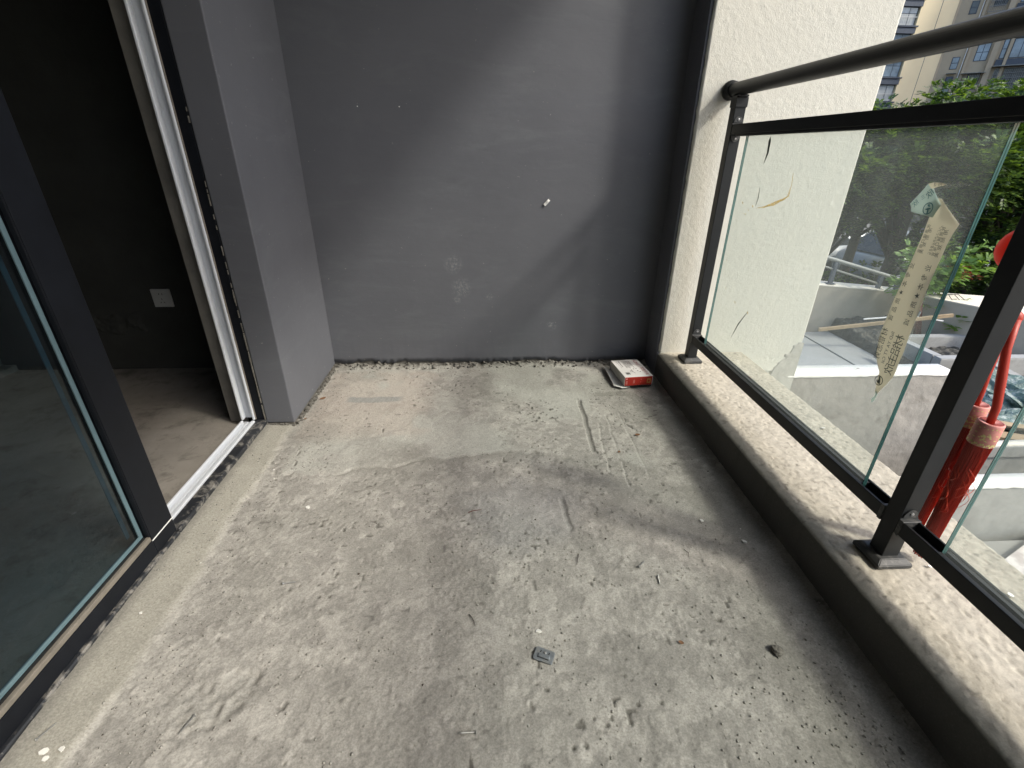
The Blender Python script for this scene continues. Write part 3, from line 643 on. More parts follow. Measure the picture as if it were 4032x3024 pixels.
for (y_, z_, s2) in ((1.725, .83, .004), (1.75, .815, .003), (1.765, .80, .003), (1.80, .835, .004), (1.70, .49, .004), (1.60, .48, .005), (1.83, .62, .002), (1.78, .80, .002), (1.79, .52, .003)):
    ribbon('dirt_fleck', [(y_-s2, z_-s2), (y_, z_+s2*.3), (y_+s2, z_+s2)], [.001, s2, .001], M['smear'], G1)
print('part1 ok')

# ================================================================== TEXT
def text_bm(s, size, mtx, mirror=False, bm=None, extr=0.0):
    """flat lettering as real mesh; mtx maps the text's own x (reading direction), y (up), z (towards the reader)"""
    cu = bpy.data.curves.new('lettering', 'FONT'); cu.body = s; cu.size = size; cu.align_x = 'CENTER'; cu.align_y = 'CENTER'; cu.resolution_u = 2
    ob = bpy.data.objects.new('lettering', cu); COL.objects.link(ob)
    dg = bpy.context.evaluated_depsgraph_get(); me = bpy.data.meshes.new_from_object(ob.evaluated_get(dg))
    bpy.data.objects.remove(ob); bpy.data.curves.remove(cu)
    if mirror: me.transform(Matrix.Scale(-1, 4, (1, 0, 0)))
    me.transform(mtx); bm = bm or BM(); bm.from_mesh(me); bpy.data.meshes.remove(me); return bm
def frame_mtx(o_, x, y, z):
    x, y, z = Vector(x), Vector(y), Vector(z); o_ = Vector(o_)
    return Matrix(((x.x, y.x, z.x, o_.x), (x.y, y.y, z.y, o_.y), (x.z, y.z, z.z, o_.z), (0, 0, 0, 1)))

# ================================================================== PRODUCT BOX
t = thing('product_box', 'small white product box with dark red end and lettering in the corner of the floor', 'box', (.70, 2.05, .012))
A0 = Vector((.640, 1.948, 0)); ux = Vector((.990, .10, 0)).normalized(); uy = Vector((-ux.y, ux.x, 0)); W0, D0, H0 = .138, .196, .045
def bx_m(z=.016): return frame_mtx((A0.x, A0.y, z), ux, uy, (0, 0, 1))
bm = box(BM(), 0, W0, 0, D0, 0, H0, .0012, 2, bx_m()); body = obj('carton', bm, M['card'], t)
obj('red_end', box(BM(), .002, W0-.003, -.0008, .0006, .0012, H0-.0018, 0, 1, bx_m()), M['card_red'], t)
obj('grey_side', box(BM(), -.0007, .0006, .003, D0-.002, .001, H0-.001, 0, 1, bx_m()), M['card_grey'], t)
obj('gold_label', box(BM(), W0-.028, W0-.010, -.0014, -.0009, .010, .032, 0, 1, bx_m()), M['card_gold'], t)
obj('gold_label_core', box(BM(), W0-.0235, W0-.0145, -.0019, -.0015, .0155, .0265, 0, 1, bx_m()), M['card_red'], t)
mb = bx_m()
# end lettering and round mark
f_end = lambda x, z: mb @ frame_mtx((x, -.0012, z), (1, 0, 0), (0, 0, 1), (0, -1, 0))
bm = BM(); lathe(bm, [(.0042, 0), (.0042, -.0006)], (0, 0, 0), 16, 'y'); 
for v in bm.verts: v.co = mb @ (v.co+Vector((.0095, -.0009, .0355)))
obj('round_mark', bm, M['ink_pink'], t)
bm = BM()
for i in range(5): box(bm, .0065+i*.0018, .0073+i*.0018, -.0013, -.0009, .007, .025, 0, 1, mb)
o_ = obj('fine_print', bm, M['ink_pink'], t); o_['kind'] = 'stuff'
for ch, sz, x_, z_ in (('品', .011, .046, .024), ('牌', .010, .0455, .014), ('V', .010, .080, .030), ('0', .007, .079, .017)): obj('letter', text_bm(ch, sz, f_end(x_, z_)), M['ink_pink'], t)
top = lambda x, y: mb @ frame_mtx((x, y, H0+.0005), (0, -1, 0), (1, 0, 0), (0, 0, 1))
for i, ch in enumerate('HOMSI'): obj('letter', text_bm(ch, .026, top(.114, .182-i*.0175)), M['inkred'], t)
for i, ch in enumerate('家居开关'): obj('letter', text_bm(ch, .022, top(.117, .088-i*.0215)), M['inkred'], t)
bm = BM(); r_ = random.Random(4)
for i in range(10):
    y0 = .176-.002*i*0; L_ = .085-r_.random()*.03; box(bm, .046+i*.0042, .0475+i*.0042, y0-L_, y0, H0+.0003, H0+.0005, 0, 1, mb)
box(bm, .030, .0330, .110, .178, H0+.0003, H0+.0006, 0, 1, mb)
for k in range(6): box(bm, .0215, .0222+.0*k, .098, .176, H0+.0003, H0+.0005, 0, 1, mb)
box(bm, .058, .0615, .050, .078, H0+.0003, H0+.0006, 0, 1, mb); box(bm, .0505, .0525, .055, .068, H0+.0003, H0+.0006, 0, 1, mb); box(bm, .0635, .0655, .036, .048, H0+.0003, H0+.0006, 0, 1, mb)
for i in range(11): box(bm, .020+i*.0018, .020+i*.0018+(.0012 if i % 3 else .0007), .026, .050, H0+.0003, H0+.0006, 0, 1, mb)
for (x, y) in ((.072, .082), (.084, .060), (.092, .048), (.086, .086)): box(bm, x, x+.006, y, y+.006, H0+.0003, H0+.0006, 0, 1, mb)
obj('grey_print', bm, M['ink'], t)['kind'] = 'stuff'
# opened flap on the floor
fl_ = [(.592, 2.150), (.597, 1.963), (.632, 1.941), (.781, 1.984), (.640, 1.975), (.640, 2.06), (.625, 2.135)]
bm = BM(); zf = [.024, .012, .009, .010, .0125, .014, .016]
vs_ = [bm.verts.new((x, y, z)) for (x, y), z in zip(fl_, zf)]
bm.faces.new((vs_[0], vs_[1], vs_[5], vs_[6])); bm.faces.new((vs_[1], vs_[2], vs_[4], vs_[5])); bm.faces.new((vs_[2], vs_[3], vs_[4]))
o_ = obj('open_flap', bm, M['card'], t); s_ = o_.modifiers.new('thick', 'SOLIDIFY'); s_.thickness = .0012
obj('inner_tray', box(BM(), .004, W0-.004, .001, D0-.004, -.009, -.0005, 0, 1, mb), M['black'], t)

# ================================================================== METAL STRAP CLIP
fz = lambda x, y, d=0: floor_z(x, y)+d
t = thing('steel_plate', 'small zinc plate with a raised slot and three holes lying on the floor', 'metal plate', (.1177, .6635, fz(.118, .664, .003)), None, (0, 0, math.radians(-24)))
bm = BM(); a, b_ = .0225, .0158
outer = []
for cx, cy_, r_c, a0 in ((a-.004, b_-.004, .003, 0), (-a+.005, b_-.005, .005, 90), (-a+.005, -b_+.005, .005, 180), (a-.003, -b_+.003, .002, 270)):
    for k in range(5):
        an = math.radians(a0+k*22.5); outer.append((cx+r_c*math.cos(an), cy_+r_c*math.sin(an)))
prism(bm, outer, 0, .0016); bmesh.ops.bevel(bm, geom=[e for e in bm.edges if abs(e.verts[0].co.z-.0016) < 1e-5 and abs(e.verts[1].co.z-.0016) < 1e-5], offset=.0004, segments=1, affect='EDGES')
obj('plate', bm, M['steel'], t, local=True)
bm = box(BM(), -.0125, .0135, -.0075, .0010, .0017, .0042, .0012, 2); obj('raised_slot', bm, M['steel'], t, local=True)
bm = box(BM(), -.0140, .0120, -.0085, -.0076, .00165, .0022, 0); obj('slot_gap', bm, M['black'], t, local=True)
for x in (-.0095, .0095):
    obj('slit', tube(BM(), [(x-.0012, .0045, .0017), (x, .0066, .0018), (x-.0002, .0092, .0017)], .0008, 6), M['black'], t, local=True)
obj('rivet', lathe(BM(), [(.0032, 0), (.0030, .0012), (.0018, .0018)], (0, .0062, .0017), 12), M['screw'], t, local=True)

# ================================================================== SCREWS
def screw(label, p, q, L_=None):
    p = Vector((p[0], p[1], 0)); q = Vector((q[0], q[1], 0)); d = (q-p); L_ = L_ or d.length
    ang = math.atan2(d.y, d.x)
    t = thing('loose_screw', label, 'screw', (p.x, p.y, max(fz(p.x, p.y), fz(q.x, q.y))+.0032), 'loose screws dropped on the floor', (0, math.radians(3), ang))
    obj('screw_head', lathe(BM(), [(.0010, -.0008), (.0036, -.0005), (.0036, .0002), (.0014, .0028)], (0, 0, 0), 12, 'x'), M['screw'], t, local=True)
    pr_ = []; n_ = int(L_/.0011)
    for k in range(n_): x = .0024+(L_-.0024)*k/n_; r_0 = .0014*(1-max(0, (x/L_-.8))*3.5); pr_.append((r_0*(1.25 if k % 2 else .85), x))
    pr_.append((.0002, L_)); obj('shank', lathe(BM(), pr_, (0, 0, 0), 8, 'x'), M['screw'], t, local=True)
screw('short steel screw lying on the left floor beside the mortar strip, pointing right', (-.525, .884), (-.493, .890))
screw('steel screw beside the broken floor patch at lower left, pointing to the camera', (-.578, .574), (-.592, .540), .036)
screw('steel screw lying on the smooth mortar strip in the bottom left corner', (-.841, .538), (-.828, .568), .034)
screw('steel screw with bright head near the bottom edge of the floor, pointing left', (-.030, .517), (-.062, .518), .032)
screw('steel screw on the right half of the floor, pointing away to the right', (.398, .898), (.424, .920), .033)
screw('small dark screw right of centre on the floor, pointing at the camera', (.441, .868), (.438, .842), .026)
def tiny(name, label, cat, pts, rad, mat, group=None):
    p0 = pts[0]; t_ = obj(name, tube(BM(), [(x, y, fz(x, y, dz)) for x, y, dz in pts], rad, 6), mat); return tag(t_, label, cat, group)
tiny('twig', 'thin curved dark twig on the middle of the floor above the metal plate', 'twig', [(-.050, .777, .002), (-.043, .766, .004), (-.038, .756, .003), (-.035, .744, .002)], [.0012, .0010, .0009, .0004], M['twig'])
tiny('twig', 'thin dark twig lying upright on the floor right of the middle', 'twig', [(.246, .951, .002), (.241, .935, .004), (.234, .912, .002)], [.0011, .0010, .0005], M['twig'])
tiny('twig', 'thin reddish wire scrap on the floor left of the middle', 'wire', [(-.062, 1.130, .002), (-.045, 1.137, .003), (-.022, 1.141, .002)], [.0012, .0010, .0006], M['redpost'])
tiny('twig', 'faint curled twig near the kerb side of the floor', 'twig', [(.545, .955, .002), (.551, .94, .005), (.547, .925, .002)], [.0009, .0009, .0004], M['twig'])
def leafm(L_, W_, fold=.25, curl=.3, n_=7):
    bm = BM(); rows = []
    for i in range(n_+1):
        u = i/n_; w_ = W_*math.sin(math.pi*min(1, u*.96+.02))**.8*.5; x = (u-.5)*L_; z = curl*L_*(u-.5)**2
        rows.append([bm.verts.new((x, -w_, z+w_*fold)), bm.verts.new((x, 0, z)), bm.verts.new((x, w_, z+w_*fold))])
    for r0, r1 in zip(rows, rows[1:]):
        for k in range(2): bm.faces.new((r0[k], r0[k+1], r1[k+1], r1[k]))
    return bm
def dleaf(label, x, y, L_, W_, ang, mat='dry_leaf'):
    o_ = obj('dry_leaf', leafm(L_, W_), M[mat]); o_.location = (x, y, fz(x, y, .003)); o_.rotation_euler = (math.radians(12), math.radians(8), math.radians(ang))
    tag(o_, label, 'leaf', 'dry leaves on the floor')
dleaf('brown dry leaf against the foot of the grey pier', -.728, 1.897, .036, .014, 60)
dleaf('small brown dry leaf on the right rear floor in front of the box', .588, 1.549, .026, .012, 25)
dleaf('tiny brown leaf scrap on the left edge of the rear floor', -.745, 1.72, .014, .007, 70)
dleaf('small dark brown leaf scrap beside the scratches on the rear floor', .485, 1.435, .014, .009, 50)
dleaf('tiny yellowish leaf scrap on the lower right floor', .432, .681, .013, .008, -20)
def chip(label, x, y, s2, seed, z=None, cat='plaster chip', par=None):
    bm = BM(); r_ = random.Random(seed); n_ = 7; poly = [(s2*(.6+.5*r_.random())*math.cos(k*6.283/n_), s2*(.5+.5*r_.random())*math.sin(k*6.283/n_)) for k in range(n_)]
    prism(bm, poly, 0, s2*.35); o_ = obj('plaster_chip', bm, M['plaster_chip']); o_.location = (x, y, (fz(x, y, .001) if z is None else z)); o_.rotation_euler = (.1, .15, r_.random()*3)
    tag(o_, label, cat, 'white plaster chips')
chip('white plaster chip on the right side of the floor below the railing', .642, 1.066, .0085, 1)
chip('pale plaster chip close to the kerb on the right of the floor', .728, .975, .0085, 2)
chip('white plaster chip on the mortar strip beside the door sill', -.823, .807, .0050, 3)
chip('largest white plaster chip in the bottom left corner of the floor', -.812, .520, .0085, 4)
chip('white plaster chip at the bottom left, right-hand one by the corner', -.785, .523, .006, 5)
chip('small white plaster chip below the others in the bottom left corner', -.802, .509, .006, 12)
chip('pale plaster flake at the left edge of the floor beside the door opening', -.560, 1.178, .008, 6)
chip('flat pale chip above the metal plate on the floor', .112, .724, .008, 13)
chip('white flake on the pebbly kerb top in front of the middle post', 1.038, .757, .006, 7, .128)
chip('white flake on the outer kerb top behind the nearest glass', 1.150, .672, .008, 8, .128)
chip('white flake on the kerb top behind the far glass', 1.187, 1.372, .007, 9, .128)
# loose mortar clod near the kerb
bm = BM(); bmesh.ops.create_icosphere(bm, subdivisions=3, radius=.013)
for v in bm.verts: v.co *= .75+.5*vnoise(np.array([v.co.x*1.0+3]), np.array([v.co.y+v.co.z*2+5]), .006, 5)[0]; v.co.z *= .6
o_ = obj('mortar_clod', bm, M['grit2']); o_.location = (.640, .652, fz(.64, .652, .005)); tag(o_, 'crumbly grey mortar clod on the right side of the floor near the kerb', 'mortar clod')
# grit: too many grains to count
def grit(name, n_, fn, mat, smin, smax, pw=3):
    P = fn(n_); n_ = len(P); s2 = smin+(smax-smin)*rng.random(n_)**pw
    octv = np.array([[1, 0, 0], [-1, 0, 0], [0, 1, 0], [0, -1, 0], [0, 0, 1], [0, 0, -.6]], float); octf = np.array([[0, 2, 4], [2, 1, 4], [1, 3, 4], [3, 0, 4], [2, 0, 5], [1, 2, 5], [3, 1, 5], [0, 3, 5]])
    V = octv[None]*(s2[:, None, None])*(.55+.7*rng.random((n_, 6, 1))); a = rng.random(n_)*6.28; ca, sa = np.cos(a)[:, None], np.sin(a)[:, None]
    x = V[..., 0]*ca-V[..., 1]*sa; y = V[..., 0]*sa+V[..., 1]*ca
    V = np.stack([x+P[:, 0:1], y+P[:, 1:2], V[..., 2]*.7+P[:, 2:3]+s2[:, None]*.25], -1)
    F = octf[None]+np.arange(n_)[:, None, None]*6
    me = mesh_np(name, V.reshape(-1, 3), F.reshape(-1, 3)); return tag(obj(name, me, mat), kind='stuff')
def floorpts(wfun):
    def f(n_):
        x = rng.uniform(-.86, .82, n_*4); y = .36+1.88*rng.random(n_*4)**1.3; k = rng.random(n_*4) < wfun(x, y); x, y = x[k][:n_], y[k][:n_]
        i = np.clip(((x-xs[0])/st).round().astype(int), 0, len(xs)-1); j = np.clip(((y-ys[0])/st).round().astype(int), 0, len(ys)-1)
        return np.stack([x, y, Z[j, i]], -1)
    return f
wf = lambda x, y: np.clip(.10+.9*sstep(.10, .0, np.abs(x+.69+.03*np.sin(y*7)))+.45*sstep(.2, .7, x)*sstep(1.3, .5, y)+.35*sstep(.05, 0, YB-.04-y)+.5*sstep(.5, .62, fbm(x, y, .13, 600)), 0, 1)*(1-.8*((y > 1.45) & (x > -.6) & (x < .45) & (y < 2.1)))
grit('floor_grit', 11000, floorpts(wf), M['grit'], .0006, .0040, 5)
wf2 = lambda x, y: np.clip(.04+.9*sstep(.05, .0, np.abs(x+.715)), 0, 1)
grit('pale_floor_grit', 300, floorpts(wf2), M['plaster_chip'], .0006, .0032, 4)
wf3 = lambda x, y: np.clip(sstep(.16, .03, np.hypot(x-.21, y-1.74))+.06, 0, 1)
grit('dark_floor_grit', 260, floorpts(wf3), M['twig'], .0008, .0045, 3)
def backpts(n_):
    x = rng.uniform(-.77, .80, n_); y = YB-.002-.05*rng.random(n_)**1.5; i = np.clip(((x-xs[0])/st).round().astype(int), 0, len(xs)-1); j = np.clip(((y-ys[0])/st).round().astype(int), 0, len(ys)-1)
    return np.stack([x, y, Z[j, i]], -1)
grit('mortar_rubble_at_wall', 700, backpts, M['grit2'], .001, .013, 4)

# ================================================================== TAPE
t = thing('packing_tape', 'strip of brown packing tape with mirrored Chinese print hanging on the glass', 'tape', (.958, 1.0, .66))
tx = .9425
def sheet(name, rows, mat, parent, smooth=True):
    """rows of (x,y,z) across the strip"""
    bm = BM(); R_ = [[bm.verts.new(p) for p in r] for r in rows]
    for r0, r1 in zip(R_, R_[1:]):
        for k in range(len(r0)-1): bm.faces.new((r0[k], r0[k+1], r1[k+1], r1[k]))
    o_ = obj(name, bm, mat, parent, smooth); s = o_.modifiers.new('thick', 'SOLIDIFY'); s.thickness = .00025; s.offset = 0; return o_
def strip_rows(Ls, Rs, bul, n_=9, nr=6):
    rows = []
    for (l0, r0, b0), (l1, r1, b1) in zip(list(zip(Ls, Rs, bul)), list(zip(Ls, Rs, bul))[1:]):
        for q in range(nr):
            s = q/nr; l = [a*(1-s)+c_*s for a, c_ in zip(l0, l1)]; r = [a*(1-s)+c_*s for a, c_ in zip(r0, r1)]; bb = b0*(1-s)+b1*s
            rows.append([(l[0]*(1-k/n_)+r[0]*k/n_-bb*math.sin(math.pi*k/n_)+.0006*math.sin(k*1.7+len(rows)*.9), l[1]*(1-k/n_)+r[1]*k/n_, l[2]*(1-k/n_)+r[2]*k/n_) for k in range(n_+1)])
    rows.append([(Ls[-1][0]*(1-k/n_)+Rs[-1][0]*k/n_-bul[-1]*math.sin(math.pi*k/n_), Ls[-1][1]*(1-k/n_)+Rs[-1][1]*k/n_, Ls[-1][2]*(1-k/n_)+Rs[-1][2]*k/n_) for k in range(n_+1)])
    return rows
yy = lambda y, z=0: y*.9765     # points were read on the pane, the strip stands 2 cm proud of it
def pt(y, z, x=None): x = tx if x is None else x; k = x/.965; return (x, y*k, 1+(z-1)*k)
Ls = [pt(1.030, .918), pt(1.032, .870), pt(1.034, .80), pt(1.042, .70), pt(1.046, .614), pt(1.036, .555), pt(1.008, .520), pt(1.002, .486), pt(.998, .470)]
Rs = [pt(1.020, .917), pt(.958, .874), pt(.967, .83), pt(.970, .73), pt(.966, .61), pt(.9655, .56), pt(.966, .525), pt(.982, .488), pt(.990, .468)]
sheet('tape_strip', strip_rows(Ls, Rs, [.001, .006, .004, .002, .001, .001, .003, .002, .001]), M['tape'], t)
Lf = [pt(1.066, .943, .936), pt(1.094, .900, .932), pt(1.084, .884, .930)]; Rf = [pt(1.048, .935, .938), pt(1.016, .905, .938), pt(1.024, .879, .936)]
sheet('curled_end', strip_rows(Lf, Rf, [.002, .004, .003]), M['tape_front'], t)
Lg = [pt(1.066, .944, .934), pt(1.050, .9475, .926), pt(1.035, .9475, .920), pt(1.021, .9445, .918)]; Rg = [pt(1.052, .934, .936), pt(1.044, .937, .928), pt(1.031, .941, .922), pt(1.020, .9440, .918)]
sheet('curled_tip', strip_rows(Lg, Rg, [.001, .001, .001, 0]), M['tape'], t)
sheet('torn_tail', strip_rows([pt(1.000, .474), pt(.994, .462), pt(1.001, .448), pt(.998, .441)], [pt(.990, .474), pt(.989, .462), pt(.990, .450), pt(.995, .441)], [.001]*4, 4, 3), M['tape_front'], t)
def tape_text(s, y, z, size, mat='tape_ink', parent=t, rot=0.0, bm=None, x=None):
    # reading direction runs up the strip, mirrored as seen from the balcony
    x = tx-.0032 if x is None else x; k = x/.965
    up = Vector((0, .04, 1)).normalized(); side = Vector((0, 1, -.04)).normalized()
    if rot: R3 = Matrix.Rotation(rot, 3, 'X'); up = R3 @ up; side = R3 @ side
    return text_bm(s, size, frame_mtx((x, y*k, 1+(z-1)*k), up, side, (-1, 0, 0)), True, bm)
bm = None
for i, ch in enumerate('欣主铝材'):
    obj('printed_character', tape_text(ch, .984+.0008*i, .538+i*.0240, .027), M['tape_ink'], t)
for i, ch in enumerate('好志铝材'):
    obj('printed_character', tape_text(ch, 1.030+.0012*i, .553+i*.0205, .019), M['tape_ink'], t)
obj('latin_print', tape_text('llaD YA YT Cal', 1.010, .583, .0125), M['tape_ink'], t)['kind'] = 'stuff'
bm = None
for i, ch in enumerate('诚品质★本专业'):
    z_ = .655+i*.0205; obj('printed_character', tape_text(ch, .987, z_, .0155, x=tx-.0038), M['tape_ink'], t); obj('printed_character', tape_text(ch, 1.032-.0005*i, z_-.004, .0135, x=tx-.0030), M['tape_ink'], t)
for col, (y0, sz, stp, tx_) in enumerate(((.980, .0105, .0155, '美观耐用'), (.989, .0085, .0105, '省电口碑质优'), (.996, .0055, .0070, '地址电话三九八六九'), (1.000, .0050, .0066, '广东佛山南海工厂八'), (1.019, .0095, .0150, '美观耐用'), (1.026, .0085, .0105, '省电口碑质优'))):
    for i, ch in enumerate(tx_): bm = tape_text(ch, y0-.0004*i, .808+i*stp*(1.0), sz, bm=bm, x=tx-.0062)
obj('small_print', bm, M['tape_ink'], t)['kind'] = 'stuff'
def ring(bm, c, R_, r_w, x, n_=26):
    for k in range(n_):
        a0, a1 = 2*math.pi*k/n_, 2*math.pi*(k+1)/n_
        q = [(c[0]+rr*math.cos(a), c[1]+rr*math.sin(a)) for a, rr in ((a0, R_), (a1, R_), (a1, R_-r_w), (a0, R_-r_w))]
        bm.faces.new([bm.verts.new(pt(y, z, x)) for y, z in q])
    return bm
bm = ring(BM(), (1.000, .500), .0125, .0022, tx-.0045)
for q in (((1.004, .509), (.999, .5105), (.994, .497), (.997, .494)), ((1.007, .500), (1.006, .4955), (.993, .4915), (.994, .495)), ((1.002, .4925), (.999, .4925), (.998, .505), (1.0015, .504))):
    bm.faces.new([bm.verts.new(pt(y, z, tx-.0045)) for y, z in q])
obj('round_mark', bm, M['tape_ink'], t)
bm = ring(BM(), (1.044, .895), .0125, .0020, .9265); 
for q in (((1.050, .894), (1.049, .8915), (1.037, .8945), (1.038, .897)), ((1.044, .893), (1.041, .893), (1.040, .884), (1.043, .884)), ((1.049, .902), (1.044, .9045), (1.041, .899), (1.043, .8985))):
    bm.faces.new([bm.verts.new(pt(y, z, .9265)) for y, z in q])
bm = tape_text('欣', 1.052, .924, .017, bm=bm, x=.9265, rot=.75); bm = tape_text('欣', 1.080, .902, .014, bm=bm, x=.9265, rot=.75); bm = tape_text('三', 1.066, .916, .010, bm=bm, x=.9265, rot=.9)
obj('teal_print', bm, M['tape_ink2'], t)
bm = tape_text('照', 1.036, .9435, .010, x=.9195, rot=1.45); bm = tape_text('用', 1.047, .9435, .009, x=.9255, rot=1.45, bm=bm)
obj('tip_print', bm, M['tape_ink'], t)

# ================================================================== RED HANGING ORNAMENT
t = thing('hanging_ornament', 'red festive lantern ornament with two brocade-capped tassels hanging outside the post', 'ornament', (1.03, .83, .72))
# lantern bowl
bm = BM(); prof = []; n_ = 12
for k in range(n_+1):
    a = -math.pi/2+math.pi*k/n_; prof.append((max(.004, .047*math.cos(a)), .045*math.sin(a)))
lathe(bm, prof, (1.037, .870, .838), 32)
for v in bm.verts:
    d_ = Vector((v.co.x-1.037, v.co.y-.870)); a = math.atan2(d_.y, d_.x); s2 = 1-.035*abs(math.sin(a*8)); v.co.x = 1.037+d_.x*s2; v.co.y = .870+d_.y*s2
obj('lantern_shell', bm, M['red_shell'], t, True)
obj('lantern_rim', lathe(BM(), [(.014, 0), (.016, -.005), (.012, -.012)], (1.037, .868, .796), 20), M['gold'], t, True)
obj('hanging_cord', tube(BM(), [(1.035, .880, .880), (1.02, .85, 1.0), (.998, .81, 1.10), (.977, .797, 1.165)], .003, 8), M['red_silk'], t, True)
kn = BM()
for (x, y, z, R_) in ((1.034, .845, .738, .015), (1.031, .834, .716, .017), (1.036, .858, .764, .011)):
    b2 = BM(); bmesh.ops.create_icosphere(b2, subdivisions=2, radius=R_)
    for v in b2.verts: v.co = Vector((v.co.x*.8, v.co.y*.85, v.co.z))+Vector((x, y, z))
    mm = bpy.data.meshes.new('k'); b2.to_mesh(mm); b2.free(); kn.from_mesh(mm); bpy.data.meshes.remove(mm)
obj('silk_knot', kn, M['red_silk'], t, True)
tube_pts = [((1.028, .826, .715), (1.022, .812, .66), (1.024, .796, .60), (1.028, .783, .545), (1.030, .780, .495)), ((1.034, .840, .712), (1.040, .843, .65), (1.043, .840, .59), (1.044, .835, .552), (1.044, .832, .51))]
for ps, rr in zip(tube_pts, ([.0085, .0075, .0085, .0075, .0065], [.0085, .008, .007, .006, .0055])):
    obj('silk_cord', tube(BM(), ps, rr, 12), M['red_silk'], t, True)
for ci, (cx, cy_, zt) in enumerate(((1.030, .780, .512), (1.044, .832, .526))):
    Rr = .0225; H_ = .052
    cap = obj('tassel_cap', lathe(BM(), [(Rr-.003, -H_), (Rr-.001, -H_), (Rr, -H_+.001), (Rr, -.002), (Rr-.0015, 0), (Rr-.003, .0005), (Rr-.004, -.001), (Rr-.0045, -.012)], (cx, cy_, zt), 40, top=False), M['brocade'], t, True)
    bm = BM(); n_ = 34
    for k in range(n_):     # pleats: ridges between the rim and the centre hole
        a0, a1, am = (2*math.pi*(k+q)/n_ for q in (0, .62, .31)); P_ = lambda a, r_, z: bm.verts.new((cx+r_*math.cos(a), cy_+r_*math.sin(a), zt+z))
        i0, i1, im = P_(a0, .0075, -.0065), P_(a1, .0075, -.0065), P_(am, .0075, -.0035); o0, o1, om = P_(a0, Rr-.0035, -.0022), P_(a1, Rr-.0035, -.0022), P_(am, Rr-.0035, .0012)
        bm.faces.new((i0, im, om, o0)); bm.faces.new((im, i1, o1, om))
    obj('pleat', bm, M['pleat'], cap)
    obj('cap_core', lathe(BM(), [(Rr-.004, -.020), (Rr-.004, -.0035), (.0078, -.008), (.007, -.012)], (cx, cy_, zt), 28), M['red_thread'], cap)
    # printed gold: borders, clouds and roundels wrapped on the cap
    bm = BM(); r_ = random.Random(2+ci)
    def patch(a, z, w_, h_2, n2=9, R_=Rr+.0004):
        vs2 = []
        for k in range(n2):
            th = 2*math.pi*k/n2; q = .55+.6*r_.random(); aa = a+w_*q*math.cos(th)/R_; vs2.append(bm.verts.new((cx+R_*math.cos(aa), cy_+R_*math.sin(aa), zt+z+h_2*q*math.sin(th))))
        bm.faces.new(vs2)
    for k in range(44):
        a = 2*math.pi*k/44
        patch(a, -H_+.0055+.002*math.sin(k*2.1), .0019, .0030); 
        if k % 2: patch(a, -.0085+.002*math.sin(k*1.3), .0018, .0018)
    for k in range(4):
        a = 2*math.pi*k/4-2.35
        for q in range(26):
            an = r_.random()*6.28; rr = .0095*math.sqrt(r_.random()); 
            if .35 < rr/.0095 < .55 and r_.random() < .7: continue
            patch(a+rr*math.cos(an)/Rr, -.029+rr*math.sin(an), .0024, .0018, 6)
        for q in range(3): patch(a+.75+.12*r_.random(), -.022-.011*q, .0035, .0014)
    obj('gold_print', bm, M['gold'], cap)
    # fringe: core plus many separate strands
    zb_ = .150 if ci == 0 else .200
    obj('fringe_core', lathe(BM(), [(.012, zb_+.02), (.013, .25), (.0145, .36), (.017, .42), (.0185, zt-H_+.004)], (cx, cy_, 0), 24), M['red_thread'], t, True)
    for nm, cnt, mat, s0 in (('fringe', 240, 'red_thread', 1), ('bright_strands', 90, 'red_thread2', 2)):
        bm = BM(); r_ = random.Random(s0+ci*5)
        for k in range(cnt):
            a = r_.random()*6.283; r0 = .0195; ph = r_.random()*6; zend = zb_+r_.random()**2*.025-.006
            pts = []
            for q in range(8):
                s2 = q/7; z = (zt-H_+.002)*(1-s2)+zend*s2; rr = r0-.0035*min(1, s2*2.0)-(.0030*s2)+.0015*math.sin(ph+s2*9)+.0007*r_.random(); aa = a+.10*math.sin(ph*1.3+s2*4)
                pts.append((cx+rr*math.cos(aa), cy_+rr*math.sin(aa), z))
            if nm == 'bright_strands' and k % 3 == 0:   # stray loops
                zc = .34+.10*(r_.random()-.5); L_ = .022+.03*r_.random(); pts = [(cx+(r0+.0035*math.sin(u*3.14)+.004*math.sin(u*3.14))*math.cos(a+(.5+.4*math.cos(ph))*math.sin(u*3.14)*.8), cy_+(r0+.006*math.sin(u*3.14))*math.sin(a+.6*math.sin(u*3.14)), zc+L_*(.5-u)) for u in np.linspace(0, 1, 8)]
            tube(bm, pts, .00075 if nm == 'fringe' else .0006, 4, False)
        obj(nm, bm, M[mat], t)['kind'] = 'stuff'

